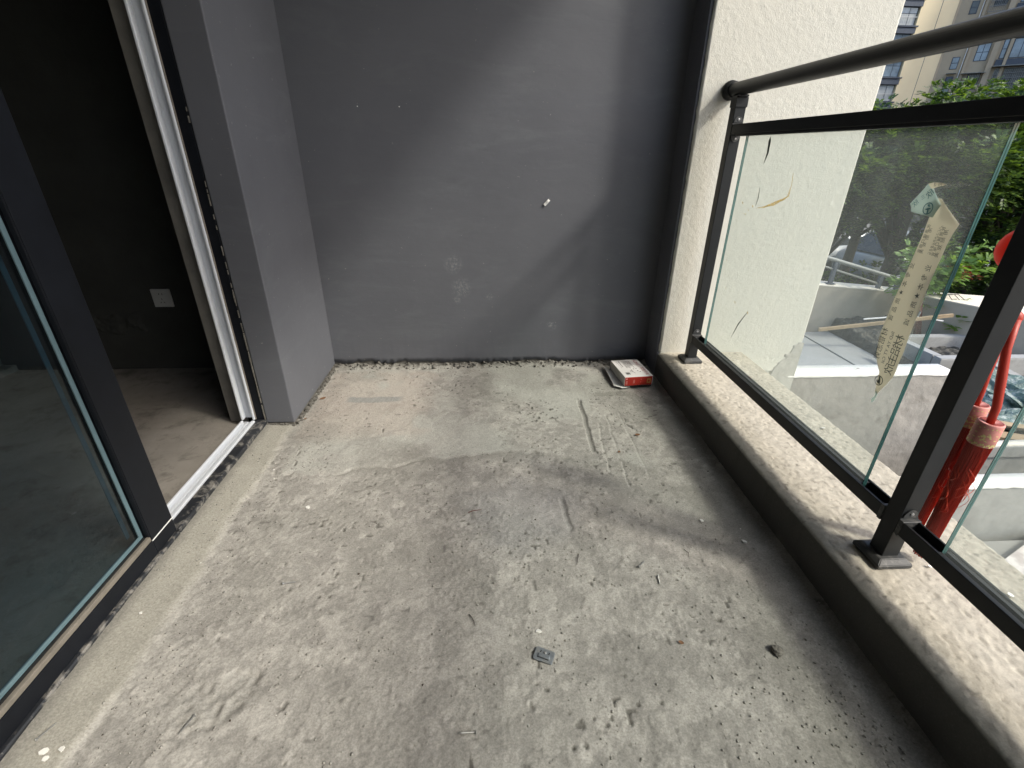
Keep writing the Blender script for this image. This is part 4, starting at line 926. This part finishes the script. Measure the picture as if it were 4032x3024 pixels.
# ================================================================== OUTSIDE, NEAR: low garden walls
tag(boxo('ground', -900, 900, -900, 900, -3.2, -2.6, M['asphalt'], None), kind='structure')
tag(boxo('terrace_ground', 1.26, 9.5, -4, 6.4, -1.5, -1.09, M['concrete2'], None), kind='structure')
def rough_wall(name, label, x0, x1, y0, y1, z0, z1, mat, capm, capt=.012, seed=1, cat='wall', over=.004):
    """concrete wall with a skim-coated cap whose lower lip is ragged"""
    t = thing(name, label, cat, ((x0+x1)/2, (y0+y1)/2, z0))
    U = np.arange(x0, x1+.01, .010); W_ = np.arange(z0, z1-.004, .010); UU, WW = np.meshgrid(U, W_)
    h_ = (fbm(UU, WW, .12, seed)-.5)*.006+(fbm(UU, WW, .03, seed+3)-.5)*.004
    me = mesh_np('wall_face', np.stack([UU, y0+h_, WW], -1).reshape(-1, 3), grid_faces(len(U), len(W_)))
    obj('wall_face', me, M[mat], t, True); boxo('wall_body', x0, x1, y0+.006, y1, z0, z1-.004, M[mat], t)
    n_ = len(U); lip = y0-over-.004*fbm(U, U*0, .05, seed+7); drop = z1-.004-capt*(.4+1.3*fbm(U, U*0, .045, seed+9))
    rows = [np.stack([U, lip+.002, drop], -1), np.stack([U, lip, z1-.006+0*U], -1), np.stack([U, lip+.006, z1+0*U], -1), np.stack([U, y1+0*U, z1+0*U], -1), np.stack([U, y1+.002+0*U, z1-.03+0*U], -1)]
    me = mesh_np('wall_cap', np.concatenate(rows), grid_faces(n_, 5)); obj('wall_cap', me, M[capm], t)
    return t
tA = rough_wall('garden_wall', 'rough grey concrete garden wall with a bright white cap joined to the stucco pillar', 1.52, 2.42, 2.090, 2.200, -1.09, -.005, 'concrete', 'cap', .010, 700)
tB = rough_wall('garden_wall', 'nearest low cement wall with a white cap crossing behind the tassels', 1.262, 4.6, 1.586, 1.668, -1.09, -.329, 'concrete2', 'cap', .010, 720)
tC = rough_wall('garden_wall', 'second low cement wall with a narrow cream edge between the tassels and the green sheets', 2.44, 5.0, 2.075, 2.118, -1.09, -.45, 'concrete2', 'beige_cap', .006, 740)
boxo('cement_band', 2.44, 5.0, 2.062, 2.074, -.530, -.457, M['concrete2'], tC, .004)
o_ = obj('marble_slab', prism(BM(), [(2.06, 1.0), (2.20, 1.38), (2.62, 1.565), (3.9, 1.575), (3.9, 1.0)], -.63, -.60), M['marble']); tag(o_, 'pink-grey marble slab at the foot of the nearest cement wall', 'slab')
tag(boxo('slab_support', 2.1, 3.9, 1.0, 1.55, -1.088, -.632, M['concrete2'], None), 'concrete block under the pink-grey marble slab', 'block')
o_ = obj('fallen_leaf', leafm(.022, .009), M['twig']); o_.location = (1.925, 2.14, .001); tag(o_, 'small dark leaf on the white cap of the garden wall', 'leaf')
for k, y_ in enumerate((2.128, 2.150)):
    o_ = obj('fallen_leaf', leafm(.016, .005), M['twig']); o_.location = (2.385, y_, .001); o_.rotation_euler = (0, 0, -.3)
    tag(o_, ('nearer' if k == 0 else 'farther')+' of two dark specks of leaf at the end of the white wall cap', 'leaf', 'leaf specks')
# dark bed behind wall C, board and green sheets
tag(boxo('dark_bed', 2.45, 6.4, 2.125, 4.10, -1.088, -1.02, M['darkground'], None), kind='structure')
bm = BM(); box(bm, -.9, .9, -.055, .055, -.012, .012, .002)
o_ = obj('wooden_board', bm, M['wood']); o_.location = (4.15, 2.62, -.86); o_.rotation_euler = (0, .02, math.radians(-22)); tag(o_, 'long weathered wooden board lying beyond the low cement walls', 'board')
bm = BM(); box(bm, -.5, .5, -.04, .04, -.01, .01, .002)
o_ = obj('wooden_board', bm, M['wood2']); o_.location = (4.35, 2.86, -.90); o_.rotation_euler = (0, -.03, math.radians(-30)); tag(o_, 'shorter pale wooden board behind the long one near the green sheets', 'board')
def crumple(name, label, c, r3, seed, group=None, mat='greenbag'):
    bm = BM(); bmesh.ops.create_icosphere(bm, subdivisions=4, radius=1)
    C_ = np.array([v.co[:] for v in bm.verts])
    n1 = fbm(C_[:, 0]*1.0+C_[:, 2]*.7, C_[:, 1]+.4*C_[:, 2], .55, seed, 4); n2 = np.abs(fbm(C_[:, 0]-C_[:, 2], C_[:, 1]*.6+C_[:, 0]*.5, .35, seed+4, 4)-.5)*2
    for v, a, b_ in zip(bm.verts, n1, n2):
        s = .65+.6*a-.42*b_; v.co = Vector((v.co.x*s*r3[0], v.co.y*s*r3[1], max(-.3, v.co.z)*s*r3[2]))
    o_ = obj(name, bm, M[mat]); o_.location = c; o_.rotation_euler = (0, 0, seed*.7); tag(o_, label, 'plastic sheet', group); return o_
crumple('plastic_sheet', 'largest crumpled green plastic sheet behind the tassel cords', (4.72, 3.50, -.98), (.50, .34, .20), 3)
crumple('plastic_sheet', 'whitish crumpled plastic sheet at the far left of the green heap', (4.75, 3.86, -.93), (.22, .16, .16), 6)
crumple('plastic_sheet', 'small crumpled grey-green plastic sheet nearest the wooden boards', (4.35, 3.15, -.98), (.30, .15, .10), 9)
crumple('plastic_sheet', 'crumpled green plastic sheet at the right edge of the heap', (5.05, 3.25, -.98), (.30, .25, .18), 12)

# ---- terrace behind the white-capped wall: slabs, rubble, planter ring
for k, (x0, x1, y0, y1, lb) in enumerate(((2.3, 3.985, 2.25, 5.55, 'large pale grey slab of the terrace nearest the stucco pillar'), (4.015, 4.42, 2.25, 5.55, 'narrow pale grey terrace slab between the joint and the rubble'))):
    tag(boxo('paving_slab', x0, x1, y0, y1, -1.085, -1.06, M['slab'], None, .003), lb, 'slab')
nx, ny = 90, 260; U = np.linspace(4.40, 5.35, nx); W_ = np.linspace(3.6, 5.62, ny); UU, WW = np.meshgrid(U, W_)
msk = sstep(4.41+.05*fbm(UU, WW, .3, 801), 4.50, UU)
hz_ = -1.09+msk*(.05+.10*sstep(4.9, 5.6, WW)+.09*fbm(UU, WW, .16, 802, 4)+.03*vnoise(UU, WW, .03, 803))
tag(obj('rubble_strip', mesh_np('rubble_strip', np.stack([UU, WW, hz_], -1).reshape(-1, 3), grid_faces(nx, ny)), M['soil'], None, True), kind='stuff')
t = thing('planter_ring', 'square grey cement planter frame with pale rim on the terrace', 'planter', (5.3, 4.5, -1.06))
for nm, x0, x1, y0, y1 in (('rim_side', 4.58, 4.68, 4.25, 4.76), ('rim_near', 4.58, 6.3, 4.15, 4.245), ('rim_far', 4.58, 6.3, 4.765, 4.86)):
    boxo(nm, x0, x1, y0, y1, -1.12, -.85, M['concrete2'], t, .006); boxo('pale_edge', x0+.004, x1-.004, y0+.004, y1-.004, -.8495, -.842, M['slab'], t, .002)
boxo('bed', 4.684, 6.3, 4.249, 4.761, -1.12, -1.02, M['concrete2'], t)
o_ = obj('planter_ledge', prism(BM(), [(5.05, 4.14), (5.12, 4.12), (5.0, 3.55), (4.90, 3.56)], -1.06, -.86), M['concrete2']); tag(o_, 'low grey cement ledge right of the post beside the green sheets', 'ledge')
# ---- ramp walls
def ramp_wall(name, label, poly, ztop, z0, t_):
    t = thing(name, label, 'wall', (poly[0][0], poly[0][1], z0)); n_ = len(poly)
    bm = BM(); lo = [bm.verts.new((x, y, z0)) for x, y in poly]; hi = [bm.verts.new((x, y, z-t_)) for (x, y), z in zip(poly, ztop)]
    for i in range(n_): bm.faces.new((lo[i], lo[(i+1) % n_], hi[(i+1) % n_], hi[i]))
    bm.faces.new(hi); obj('wall_body', bm, M['beige'], t)
    bm = BM(); c = (sum(p[0] for p in poly)/n_, sum(p[1] for p in poly)/n_); q = [(x+(x-c[0])*.004, y+(y-c[1])*.02) for x, y in poly]
    lo = [bm.verts.new((x, y, z-t_+.001)) for (x, y), z in zip(q, ztop)]; hi = [bm.verts.new((x, y, z)) for (x, y), z in zip(q, ztop)]
    for i in range(n_): bm.faces.new((lo[i], lo[(i+1) % n_], hi[(i+1) % n_], hi[i]))
    bm.faces.new(hi); bm.faces.new(lo[::-1]); obj('wall_cap', bm, M['beige_cap'], t); return t
ramp_wall('ramp_wall', 'beige rendered ramp wall with a white cap carrying a metal rail', [(3.2, 5.6), (5.22, 5.6), (5.33, 5.76), (3.2, 5.80)], [-.38, -.555, -.545, -.36], -1.1, .012)
ramp_wall('ramp_wall', 'brownish beige wall end with a broad pale wedge cap right of the climbing plant', [(5.19, 5.21), (5.45, 4.79), (5.85, 4.30), (7.2, 4.6), (5.93, 5.21), (5.37, 5.42)], [-.5]*6, -1.1, .012)
t = thing('ramp_rail', 'grey pipe rail on short posts along the ramp wall', 'railing', (4.6, 5.67, -.45))
k_ = 5.67/5.3; sc3 = lambda x, z: (x*k_, 5.67, 1+(z-1)*k_)
obj('top_pipe', tube(BM(), [sc3(3.4, .07), sc3(3.889, -.061), sc3(4.962, -.345), sc3(5.0, -.36)], .024, 12), M['canopy'], t, True)
obj('lower_pipe', tube(BM(), [sc3(3.4, -.02), sc3(3.924, -.171), sc3(4.642, -.372)], .012, 10), M['canopy'], t, True)
for x, zt, zb_ in ((4.04, -.105, -.37), (4.645, -.268, -.436), (4.872, -.33, -.458)):
    a_, b2 = sc3(x, zt), sc3(x+.012, zb_); boxo('rail_post', a_[0]-.022, a_[0]+.022, 5.65, 5.69, b2[2], a_[2], M['bluepanel'], t, .002)
    boxo('foot_plate', a_[0]-.05, a_[0]+.05, 5.63, 5.71, b2[2], b2[2]+.008, M['bluepanel'], t)
# red post, battens
o_ = obj('steel_post', box(BM(), -.032, .032, -.02, .02, -.42, .30), M['redpost']); o_.location = (5.13, 5.12, -.76); o_.rotation_euler = (0, math.radians(-20), 0); tag(o_, 'leaning dark red steel post against the ramp wall', 'post')
def batten(label, p, q, w_, mat, th=.012):
    p, q = Vector(p), Vector(q); d = q-p; m_ = d.to_track_quat('X', 'Z').to_matrix().to_4x4(); m_.translation = (p+q)/2
    o_ = obj('batten', box(BM(), -d.length/2, d.length/2, -w_/2, w_/2, -th/2, th/2), M[mat]); o_.matrix_world = m_; return tag(o_, label, 'batten')
batten('long tan wooden batten leaning across the terrace behind the tape', (3.85, 5.0, -.83), (5.20, 4.80, -.60), .03, 'wood2', .035)
batten('thin white plastic strip above the wooden batten', (4.22, 4.85, -.655), (4.56, 4.84, -.625), .010, 'pvc')
batten('thin white plastic strip crossing beside the red post', (4.80, 4.9, -.64), (5.22, 4.9, -.70), .010, 'pvc')
batten('upright pale strip leaning behind the tape near the red post', (4.86, 4.95, -.98), (5.00, 5.0, -.62), .022, 'canopy')
batten('short dark board end standing on the rubble strip', (4.25, 4.35, -1.07), (4.38, 4.62, -.93), .06, 'winframe')

# ================================================================== FOLIAGE
def leaf_cloud(name, centres, radii, per, L_, W_, mat, parent, seed, frond=8, droop=.35):
    """fronds of narrow leaflets scattered through the given clumps"""
    r = np.random.default_rng(seed); Vs = []; 
    n_ = len(centres)*per
    ci = np.repeat(np.arange(len(centres)), per)
    d = r.normal(size=(n_, 3)); d /= np.linalg.norm(d, axis=1)[:, None]
    rad = r.random(n_)**.45
    base_ = np.array(centres)[ci]+d*(np.array(radii)[ci]*rad[:, None])
    out = d*np.array([1, 1, .5])+np.array([0, 0, .25])+r.normal(size=(n_, 3))*.35; out[:, 2] -= droop*r.random(n_); out /= np.linalg.norm(out, axis=1)[:, None]
    side = np.cross(out, np.array([0, 0, 1.])); side /= np.linalg.norm(side, axis=1)[:, None]+1e-6; up = np.cross(side, out)
    for k in range(frond):
        s = (k//2+1)/(frond/2+.5); sg = 1 if k % 2 else -1; fl = L_*frond*.22
        p = base_+out*(s*fl)[..., None] if isinstance(s, np.ndarray) else base_+out*(s*fl)
        p = p - np.array([0, 0, 1.])*(s*s*fl*.25)
        dirv = out*.55+side*sg*.85+up*(.2-.5*r.random((n_, 1))); dirv /= np.linalg.norm(dirv, axis=1)[:, None]
        wv = np.cross(dirv, up+.3*side*sg); wv /= np.linalg.norm(wv, axis=1)[:, None]
        l = (L_*(.7+.6*r.random((n_, 1)))); w2 = W_*(.7+.6*r.random((n_, 1)))*.5
        q = np.stack([p, p+dirv*l*.45+wv*w2, p+dirv*l, p+dirv*l*.45-wv*w2], 1); Vs.append(q)
    V = np.concatenate(Vs).reshape(-1, 3); F = np.arange(len(V)).reshape(-1, 4)
    return obj(name, mesh_np(name, V, F), M[mat], parent, local=True)
def tree(label, x, y, zg, ztop, rad, seed, group='trees beyond the ramp wall', per=62, nclump=56, L_=.085, W_=.036, flat=.62):
    t = thing('tree', label, 'tree', (x, y, zg), group); r = np.random.default_rng(seed)
    H = ztop-zg; cz = H-rad*flat-.1
    # trunk and limbs
    bm = BM(); tube(bm, [(0, 0, -.1), (.05, .03, H*.2), (.02, -.05, H*.42), (.1, .02, H*.6)], [.16, .12, .10, .06], 9)
    cs = []; rs = []
    for k in range(nclump):
        a = r.random()*6.28; q = math.sqrt(r.random()); e = r.random()
        zz_ = cz+(rad*flat)*(2*e-1)*math.sqrt(max(.05, 1-q*q))
        cs.append((rad*q*math.cos(a), rad*q*math.sin(a), zz_)); rr = rad*(.17+.16*r.random()); rs.append((rr, rr, rr*.7))
    for k in range(0, nclump, 3):
        c = cs[k]; tube(bm, [(.03, 0, H*.38), (c[0]*.4, c[1]*.4, H*.38+(c[2]-H*.38)*.5), (c[0]*.9, c[1]*.9, c[2])], [.05, .032, .008], 5)
    obj('trunk', bm, M['trunk'], t, True, local=True)
    leaf_cloud('crown', cs, rs, per, L_, W_, 'leaf', t, seed+1)
    return t
tree('bushy green tree at the left of the group, next to the stucco pillar', 6.6, 9.2, -2.6, 1.72, 1.5, 21, per=115)
tree('bushy green tree with a high rounded top in the middle of the view', 7.9, 9.0, -2.6, 2.0, 1.55, 22, per=115, nclump=66)
tree('bright green tree at the right edge beyond the post', 9.7, 8.6, -2.6, 2.12, 1.6, 23, per=115, nclump=66)
tree('dark tree standing in the gap behind the middle tree', 9.0, 11.5, -2.6, 2.0, 2.0, 24, per=44)
tree('dark tree farther back at the left behind the first one', 7.6, 12.5, -2.6, 1.9, 2.0, 25, per=44, nclump=50)
tree('dark tree farther back at the right edge of the view', 12.3, 11.5, -2.6, 2.3, 2.3, 26, per=44, nclump=50)
tree('low dark tree nearest the parked cars', 11.3, 9.5, -2.6, 1.2, 1.7, 27, nclump=40)
tree('small dense tree low behind the wedge-shaped wall cap', 8.6, 7.6, -2.6, .3, 1.3, 28, nclump=40)
tree('small dense tree at the far right behind the hanging lantern', 10.4, 7.0, -2.6, .7, 1.4, 29, nclump=40)
# dim undergrowth that hides the street in patches
cs = [(x, y, z) for x, y, z in zip(rng.uniform(6.2, 13, 60), rng.uniform(7.6, 10.5, 60), rng.uniform(-2.5, -1.6, 60))]
o_ = leaf_cloud('undergrowth', cs, [(.55, .55, .45)]*60, 34, .11, .05, 'leaf', None, 77); o_['kind'] = 'stuff'
# climbing plant on the ramp wall
t = thing('climbing_plant', 'light green plant with rounded leaves spilling over the wall corner', 'plant', (5.3, 5.35, -.95))
bm = BM(); r_ = random.Random(12); cs = []; rs = []
for k in range(15):
    a = r_.uniform(-1.1, 1.1); h_2 = r_.uniform(.35, 1.05); p = [(0, 0, 0), (a*.12, -.03, h_2*.5), (a*.34, -.10*r_.random(), h_2*.9), (a*.46, -.12-.1*r_.random(), h_2)]
    tube(bm, p, [.006, .005, .004, .002], 5); cs += [p[2], p[3]]; rs += [(.10, .09, .10), (.10, .08, .07)]
for dx, dz in ((.10, .12), (.22, .02), (.3, .18)):
    p = [(0, -.05, .45), (dx*.6, -.25, .50), (dx, -.38, .38), (dx+.03, -.42, .20+dz*.3)]; tube(bm, p, [.005, .004, .003, .002], 5); cs += [p[3]]; rs += [(.05, .05, .08)]
obj('stems', bm, M['trunk'], t, local=True)
leaf_cloud('leaves', cs, rs, 11, .085, .048, 'leaf2', t, 31, frond=4, droop=.2)
o_ = leaf_cloud('red_shrub', [(6.6, 6.3, -.45), (6.75, 6.3, -.5)], [(.16, .1, .08)]*2, 30, .06, .015, 'redleaf', None, 33, frond=4); tag(o_, 'small dark red leaved shrub behind the wall cap', 'plant')

# ================================================================== PARKED CARS
def car(label, x, y, ang, paint):
    t = thing('parked_car', label, 'car', (x, y, -2.6), 'cars parked beneath the trees', (0, 0, math.radians(ang)))
    sec = [(-2.15, .35, .62), (-2.1, .30, .86), (-1.2, .28, 1.0), (.9, .28, 1.02), (1.95, .30, .86), (2.2, .36, .60)]
    bm = BM(); rings = []
    for x_, zb2, zt2 in sec:
        w2 = .88 if abs(x_) < 2 else .74; rings.append([bm.verts.new((x_, y_, z_)) for y_, z_ in ((-w2*.95, zb2), (-w2, (zb2+zt2)/2), (-w2*.9, zt2), (w2*.9, zt2), (w2, (zb2+zt2)/2), (w2*.95, zb2))])
    for a_, b2 in zip(rings, rings[1:]):
        for k in range(6): bm.faces.new((a_[k], a_[(k+1) % 6], b2[(k+1) % 6], b2[k]))
    bm.faces.new(rings[0]); bm.faces.new(rings[-1][::-1]); bmesh.ops.bevel(bm, geom=bm.edges[:], offset=.03, segments=2, affect='EDGES'); obj('body', bm, M[paint], t, True, local=True)
    def cabin(s, z0, z1, mat, nm):
        bm = BM(); lo = [(-1.75, -.78), (1.15, -.78), (1.15, .78), (-1.75, .78)]; hi = [(-1.25, -.62), (.35, -.62), (.35, .62), (-1.25, .62)]
        L2 = [bm.verts.new((a_*s, b2*s, z0)) for a_, b2 in lo]; H2 = [bm.verts.new((a_*s, b2*s, z1)) for a_, b2 in hi]
        for k in range(4): bm.faces.new((L2[k], L2[(k+1) % 4], H2[(k+1) % 4], H2[k]))
        bm.faces.new(H2); bmesh.ops.bevel(bm, geom=bm.edges[:], offset=.04, segments=2, affect='EDGES'); obj(nm, bm, M[mat], t, local=True)
    cabin(1.0, .97, 1.43, 'car_glass', 'window_band')
    obj('roof', box(BM(), -1.2, .33, -.60, .60, 1.425, 1.455, .02), M[paint], t, local=True)
    for sx in (-1.35, 1.35):
        for sy2 in (-.80, .80):
            w_ = obj('wheel', lathe(BM(), [(.10, -.10), (.31, -.10), (.33, -.07), (.33, .07), (.31, .10), (.10, .10)], (sx, sy2, .33), 20, 'y'), M['black'], t, local=True)
            rim = obj('rim', lathe(BM(), [(.20, -.105), (.20, .105)], (0, 0, 0), 12, 'y'), M['car_grey'], w_, local=True); rim.location = (sx, sy2, .33)
    for sy2 in (-.6, .6): obj('headlight', box(BM(), 2.12, 2.22, sy2-.14, sy2+.14, .62, .76, .02), M['pane'], t, local=True)
car('white parked car seen through the branches, leftmost of the row', 10.7, 15.5, 12, 'car_white')
car('silver parked car in the middle of the row beneath the trees', 13.2, 14.2, 8, 'car_grey')
car('pale parked car behind the others, farthest from the wall', 14.0, 18.3, 4, 'car_white')
car('dark parked car at the right of the row beneath the trees', 17.8, 13.2, 8, 'car_dark')

# ================================================================== APARTMENT BUILDING
t = thing('apartment_building', 'tall cream and tan apartment block rising beyond the trees', 'building', (60, 75, -2.6))
boxo('bay_wall', 50, 57.95, 75.55, 84, -2.6, 30, M['tanwall'], t)
boxo('cream_wall', 57.95, 63.2, 75.0, 84, -2.6, 30, M['creamwall'], t)
boxo('wall_joint', 60.66, 60.72, 74.985, 75.0, -2.6, 30, M['bluepanel'], t)
boxo('corner_pier', 62.9, 63.2, 74.97, 74.999, -2.6, 30, M['tanwall'], t)
fmt = frame_mtx((63.2, 75.0, 0), (.775, -.632, 0), (.632, .775, 0), (0, 0, 1))      # local x along the tan facade, y into the building
def fb(name, x0, x1, y0, y1, z0, z1, mat, par, bev=0): return obj(name, box(BM(), x0, x1, y0, y1, z0, z1, bev, 1, fmt), M[mat], par)
fb('tan_wall', 0.0, 30, 0, 8, -2.6, 30, 'tanwall', t)
fb('wall_rib', 2.55, 2.85, -.30, -.001, -2.6, 30, 'tanwall', t); fb('wall_rib', 4.95, 5.55, -.45, -.001, -2.6, 30, 'tanwall', t); fb('wall_rib', 6.48, 6.80, -.25, -.001, -2.6, 30, 'tanwall', t)
# bay windows with blue spandrels on the left
ftops = [21.42, 18.5, 15.6, 12.68, 9.76, 6.84, 3.9]
for i, zt in enumerate(ftops):
    wn = boxo('bay_window', 54.3, 57.88, 75.30, 75.54, zt-2.02, zt, M['winframe'], t)
    for j, (a_, b2) in enumerate(((54.45, 55.55), (55.63, 56.70), (56.78, 57.78))):
        boxo('pane', a_, b2, 75.27, 75.299, zt-1.95, zt-.75 if i != 4 else zt-.08, M['curtain' if i % 3 == 1 else ('curtain_tan' if i == 4 else 'pane')], wn)
        if i != 4: boxo('pane', a_, b2, 75.27, 75.299, zt-.68, zt-.08, M['pane'], wn)
    boxo('spandrel', 54.2, 58.05, 74.9, 75.54, zt-2.92, zt-2.30, M['bluepanel'], t)
    boxo('sill', 54.1, 58.2, 74.78, 75.54, zt-2.22, zt-2.06, M['bluepanel'], t)
    if i in (1, 4): boxo('guard_rail', 54.4, 57.85, 74.98, 75.02, zt-1.15, zt-1.08, M['winframe_w'], t)
def fwin(x0, x1, z0, z1, nx_=2, nz_=2, pane='pane', par=t, fw=.07, name='window', frame='winframe'):
    wn = fb(name, x0, x1, -.03, .10, z0, z1, frame, par)
    for a_ in range(nx_):
        for b2 in range(nz_):
            xa = x0+fw+(x1-x0-fw)*a_/nx_; xb = x0+(x1-x0-fw)*(a_+1)/nx_; za = z0+fw+(z1-z0-fw)*b2/nz_; zb2 = z0+(z1-z0-fw)*(b2+1)/nz_
            fb('pane', xa, xb, -.045, -.031, za, zb2, pane, wn)
    return wn
def cage(x0, x1, z0, z1, y_=-.55, nb=9, nh=4):
    bm = BM()
    for k in range(nb+1): xx_ = x0+(x1-x0)*k/nb; box(bm, xx_-.016, xx_+.016, y_-.016, y_+.016, z0, z1, 0, 1, fmt)
    for k in range(nh+1): zz_ = z0+(z1-z0)*k/nh; box(bm, x0, x1, y_-.03, y_+.03, zz_-.03, zz_+.03, 0, 1, fmt)
    for xx_ in (x0, x1):
        for k in range(nh+1): zz_ = z0+(z1-z0)*k/nh; box(bm, xx_-.02, xx_+.02, y_, -.03, zz_-.02, zz_+.02, 0, 1, fmt)
    o_ = obj('window_cage', bm, M['cage'], t); o_['kind'] = 'stuff'
for zt in (21.7, 19.05, 15.95, 12.95, 9.95, 7.0): fwin(1.15, 1.95, zt-1.42, zt, 1, 2, 'pane' if zt < 15 else 'pane_dark')
for i, zt in enumerate((20.3, 17.3, 14.28, 11.0, 8.0)):
    fwin(3.40, 4.72, zt-1.98, zt, 2, 2, 'pane' if i == 2 else 'pane_dark')
fwin(3.4, 4.55, 18.2, 19.9, 2, 2, 'pane_dark'); cage(3.05, 4.6, 17.6, 19.9)
cage(3.0, 4.55, 8.75, 10.85); 
c_ = fb('canopy', 2.6, 5.1, -.95, -.05, 10.88, 10.94, 'canopy', t); c_ = fb('canopy', 5.55, 9.6, -1.0, -.05, 11.48, 11.56, 'canopy', t)
for zt in (20.5, 17.6, 14.55): 
    fwin(5.90, 6.42, zt-2.15, zt, 1, 2); fb('spandrel', 5.72, 6.47, -.12, -.05, zt-3.0, zt-2.22, 'bluepanel', t)
    fwin(6.85, 9.6, zt-2.15, zt, 3, 1); fb('spandrel', 6.82, 9.7, -.22, -.05, zt-3.0, zt-2.22, 'bluepanel', t)
fwin(5.98, 6.44, 8.0, 11.35, 1, 5, 'pane_dark', frame='winframe_w'); fwin(6.95, 9.6, 8.0, 11.3, 3, 2, 'pane_dark'); cage(6.98, 9.6, 8.0, 11.3, -.3, 14, 6); cage(5.98, 6.44, 8.0, 11.3, -.2, 2, 5)
fwin(12, 15, 14, 16, 3, 1); fwin(12, 15, 17, 19, 3, 1); fwin(12, 15, 11, 13, 3, 1)
obj('drain_pipe', tube(BM(), [fmt @ Vector((2.38, -.12, -2.6)), fmt @ Vector((2.38, -.12, 30))], .055, 8), M['pvc'], t)
ac = fb('air_conditioner', 1.15, 1.95, -.62, -.10, 9.95, 10.65, 'winframe', t); fb('grille', 1.25, 1.70, -.64, -.621, 10.03, 10.57, 'bluepanel', ac); fb('bracket', 1.1, 2.0, -.66, -.05, 9.86, 9.93, 'winframe_w', ac)
fb('small_canopy', 1.0, 2.1, -.75, -.05, 11.0, 11.06, 'canopy', t)
# neighbouring block on the right that closes the horizon
tag(boxo('neighbour_block', 84, 120, 20, 50, -2.6, 24, M['tanwall'], None), 'tan apartment block far away to the right outside the view', 'building')
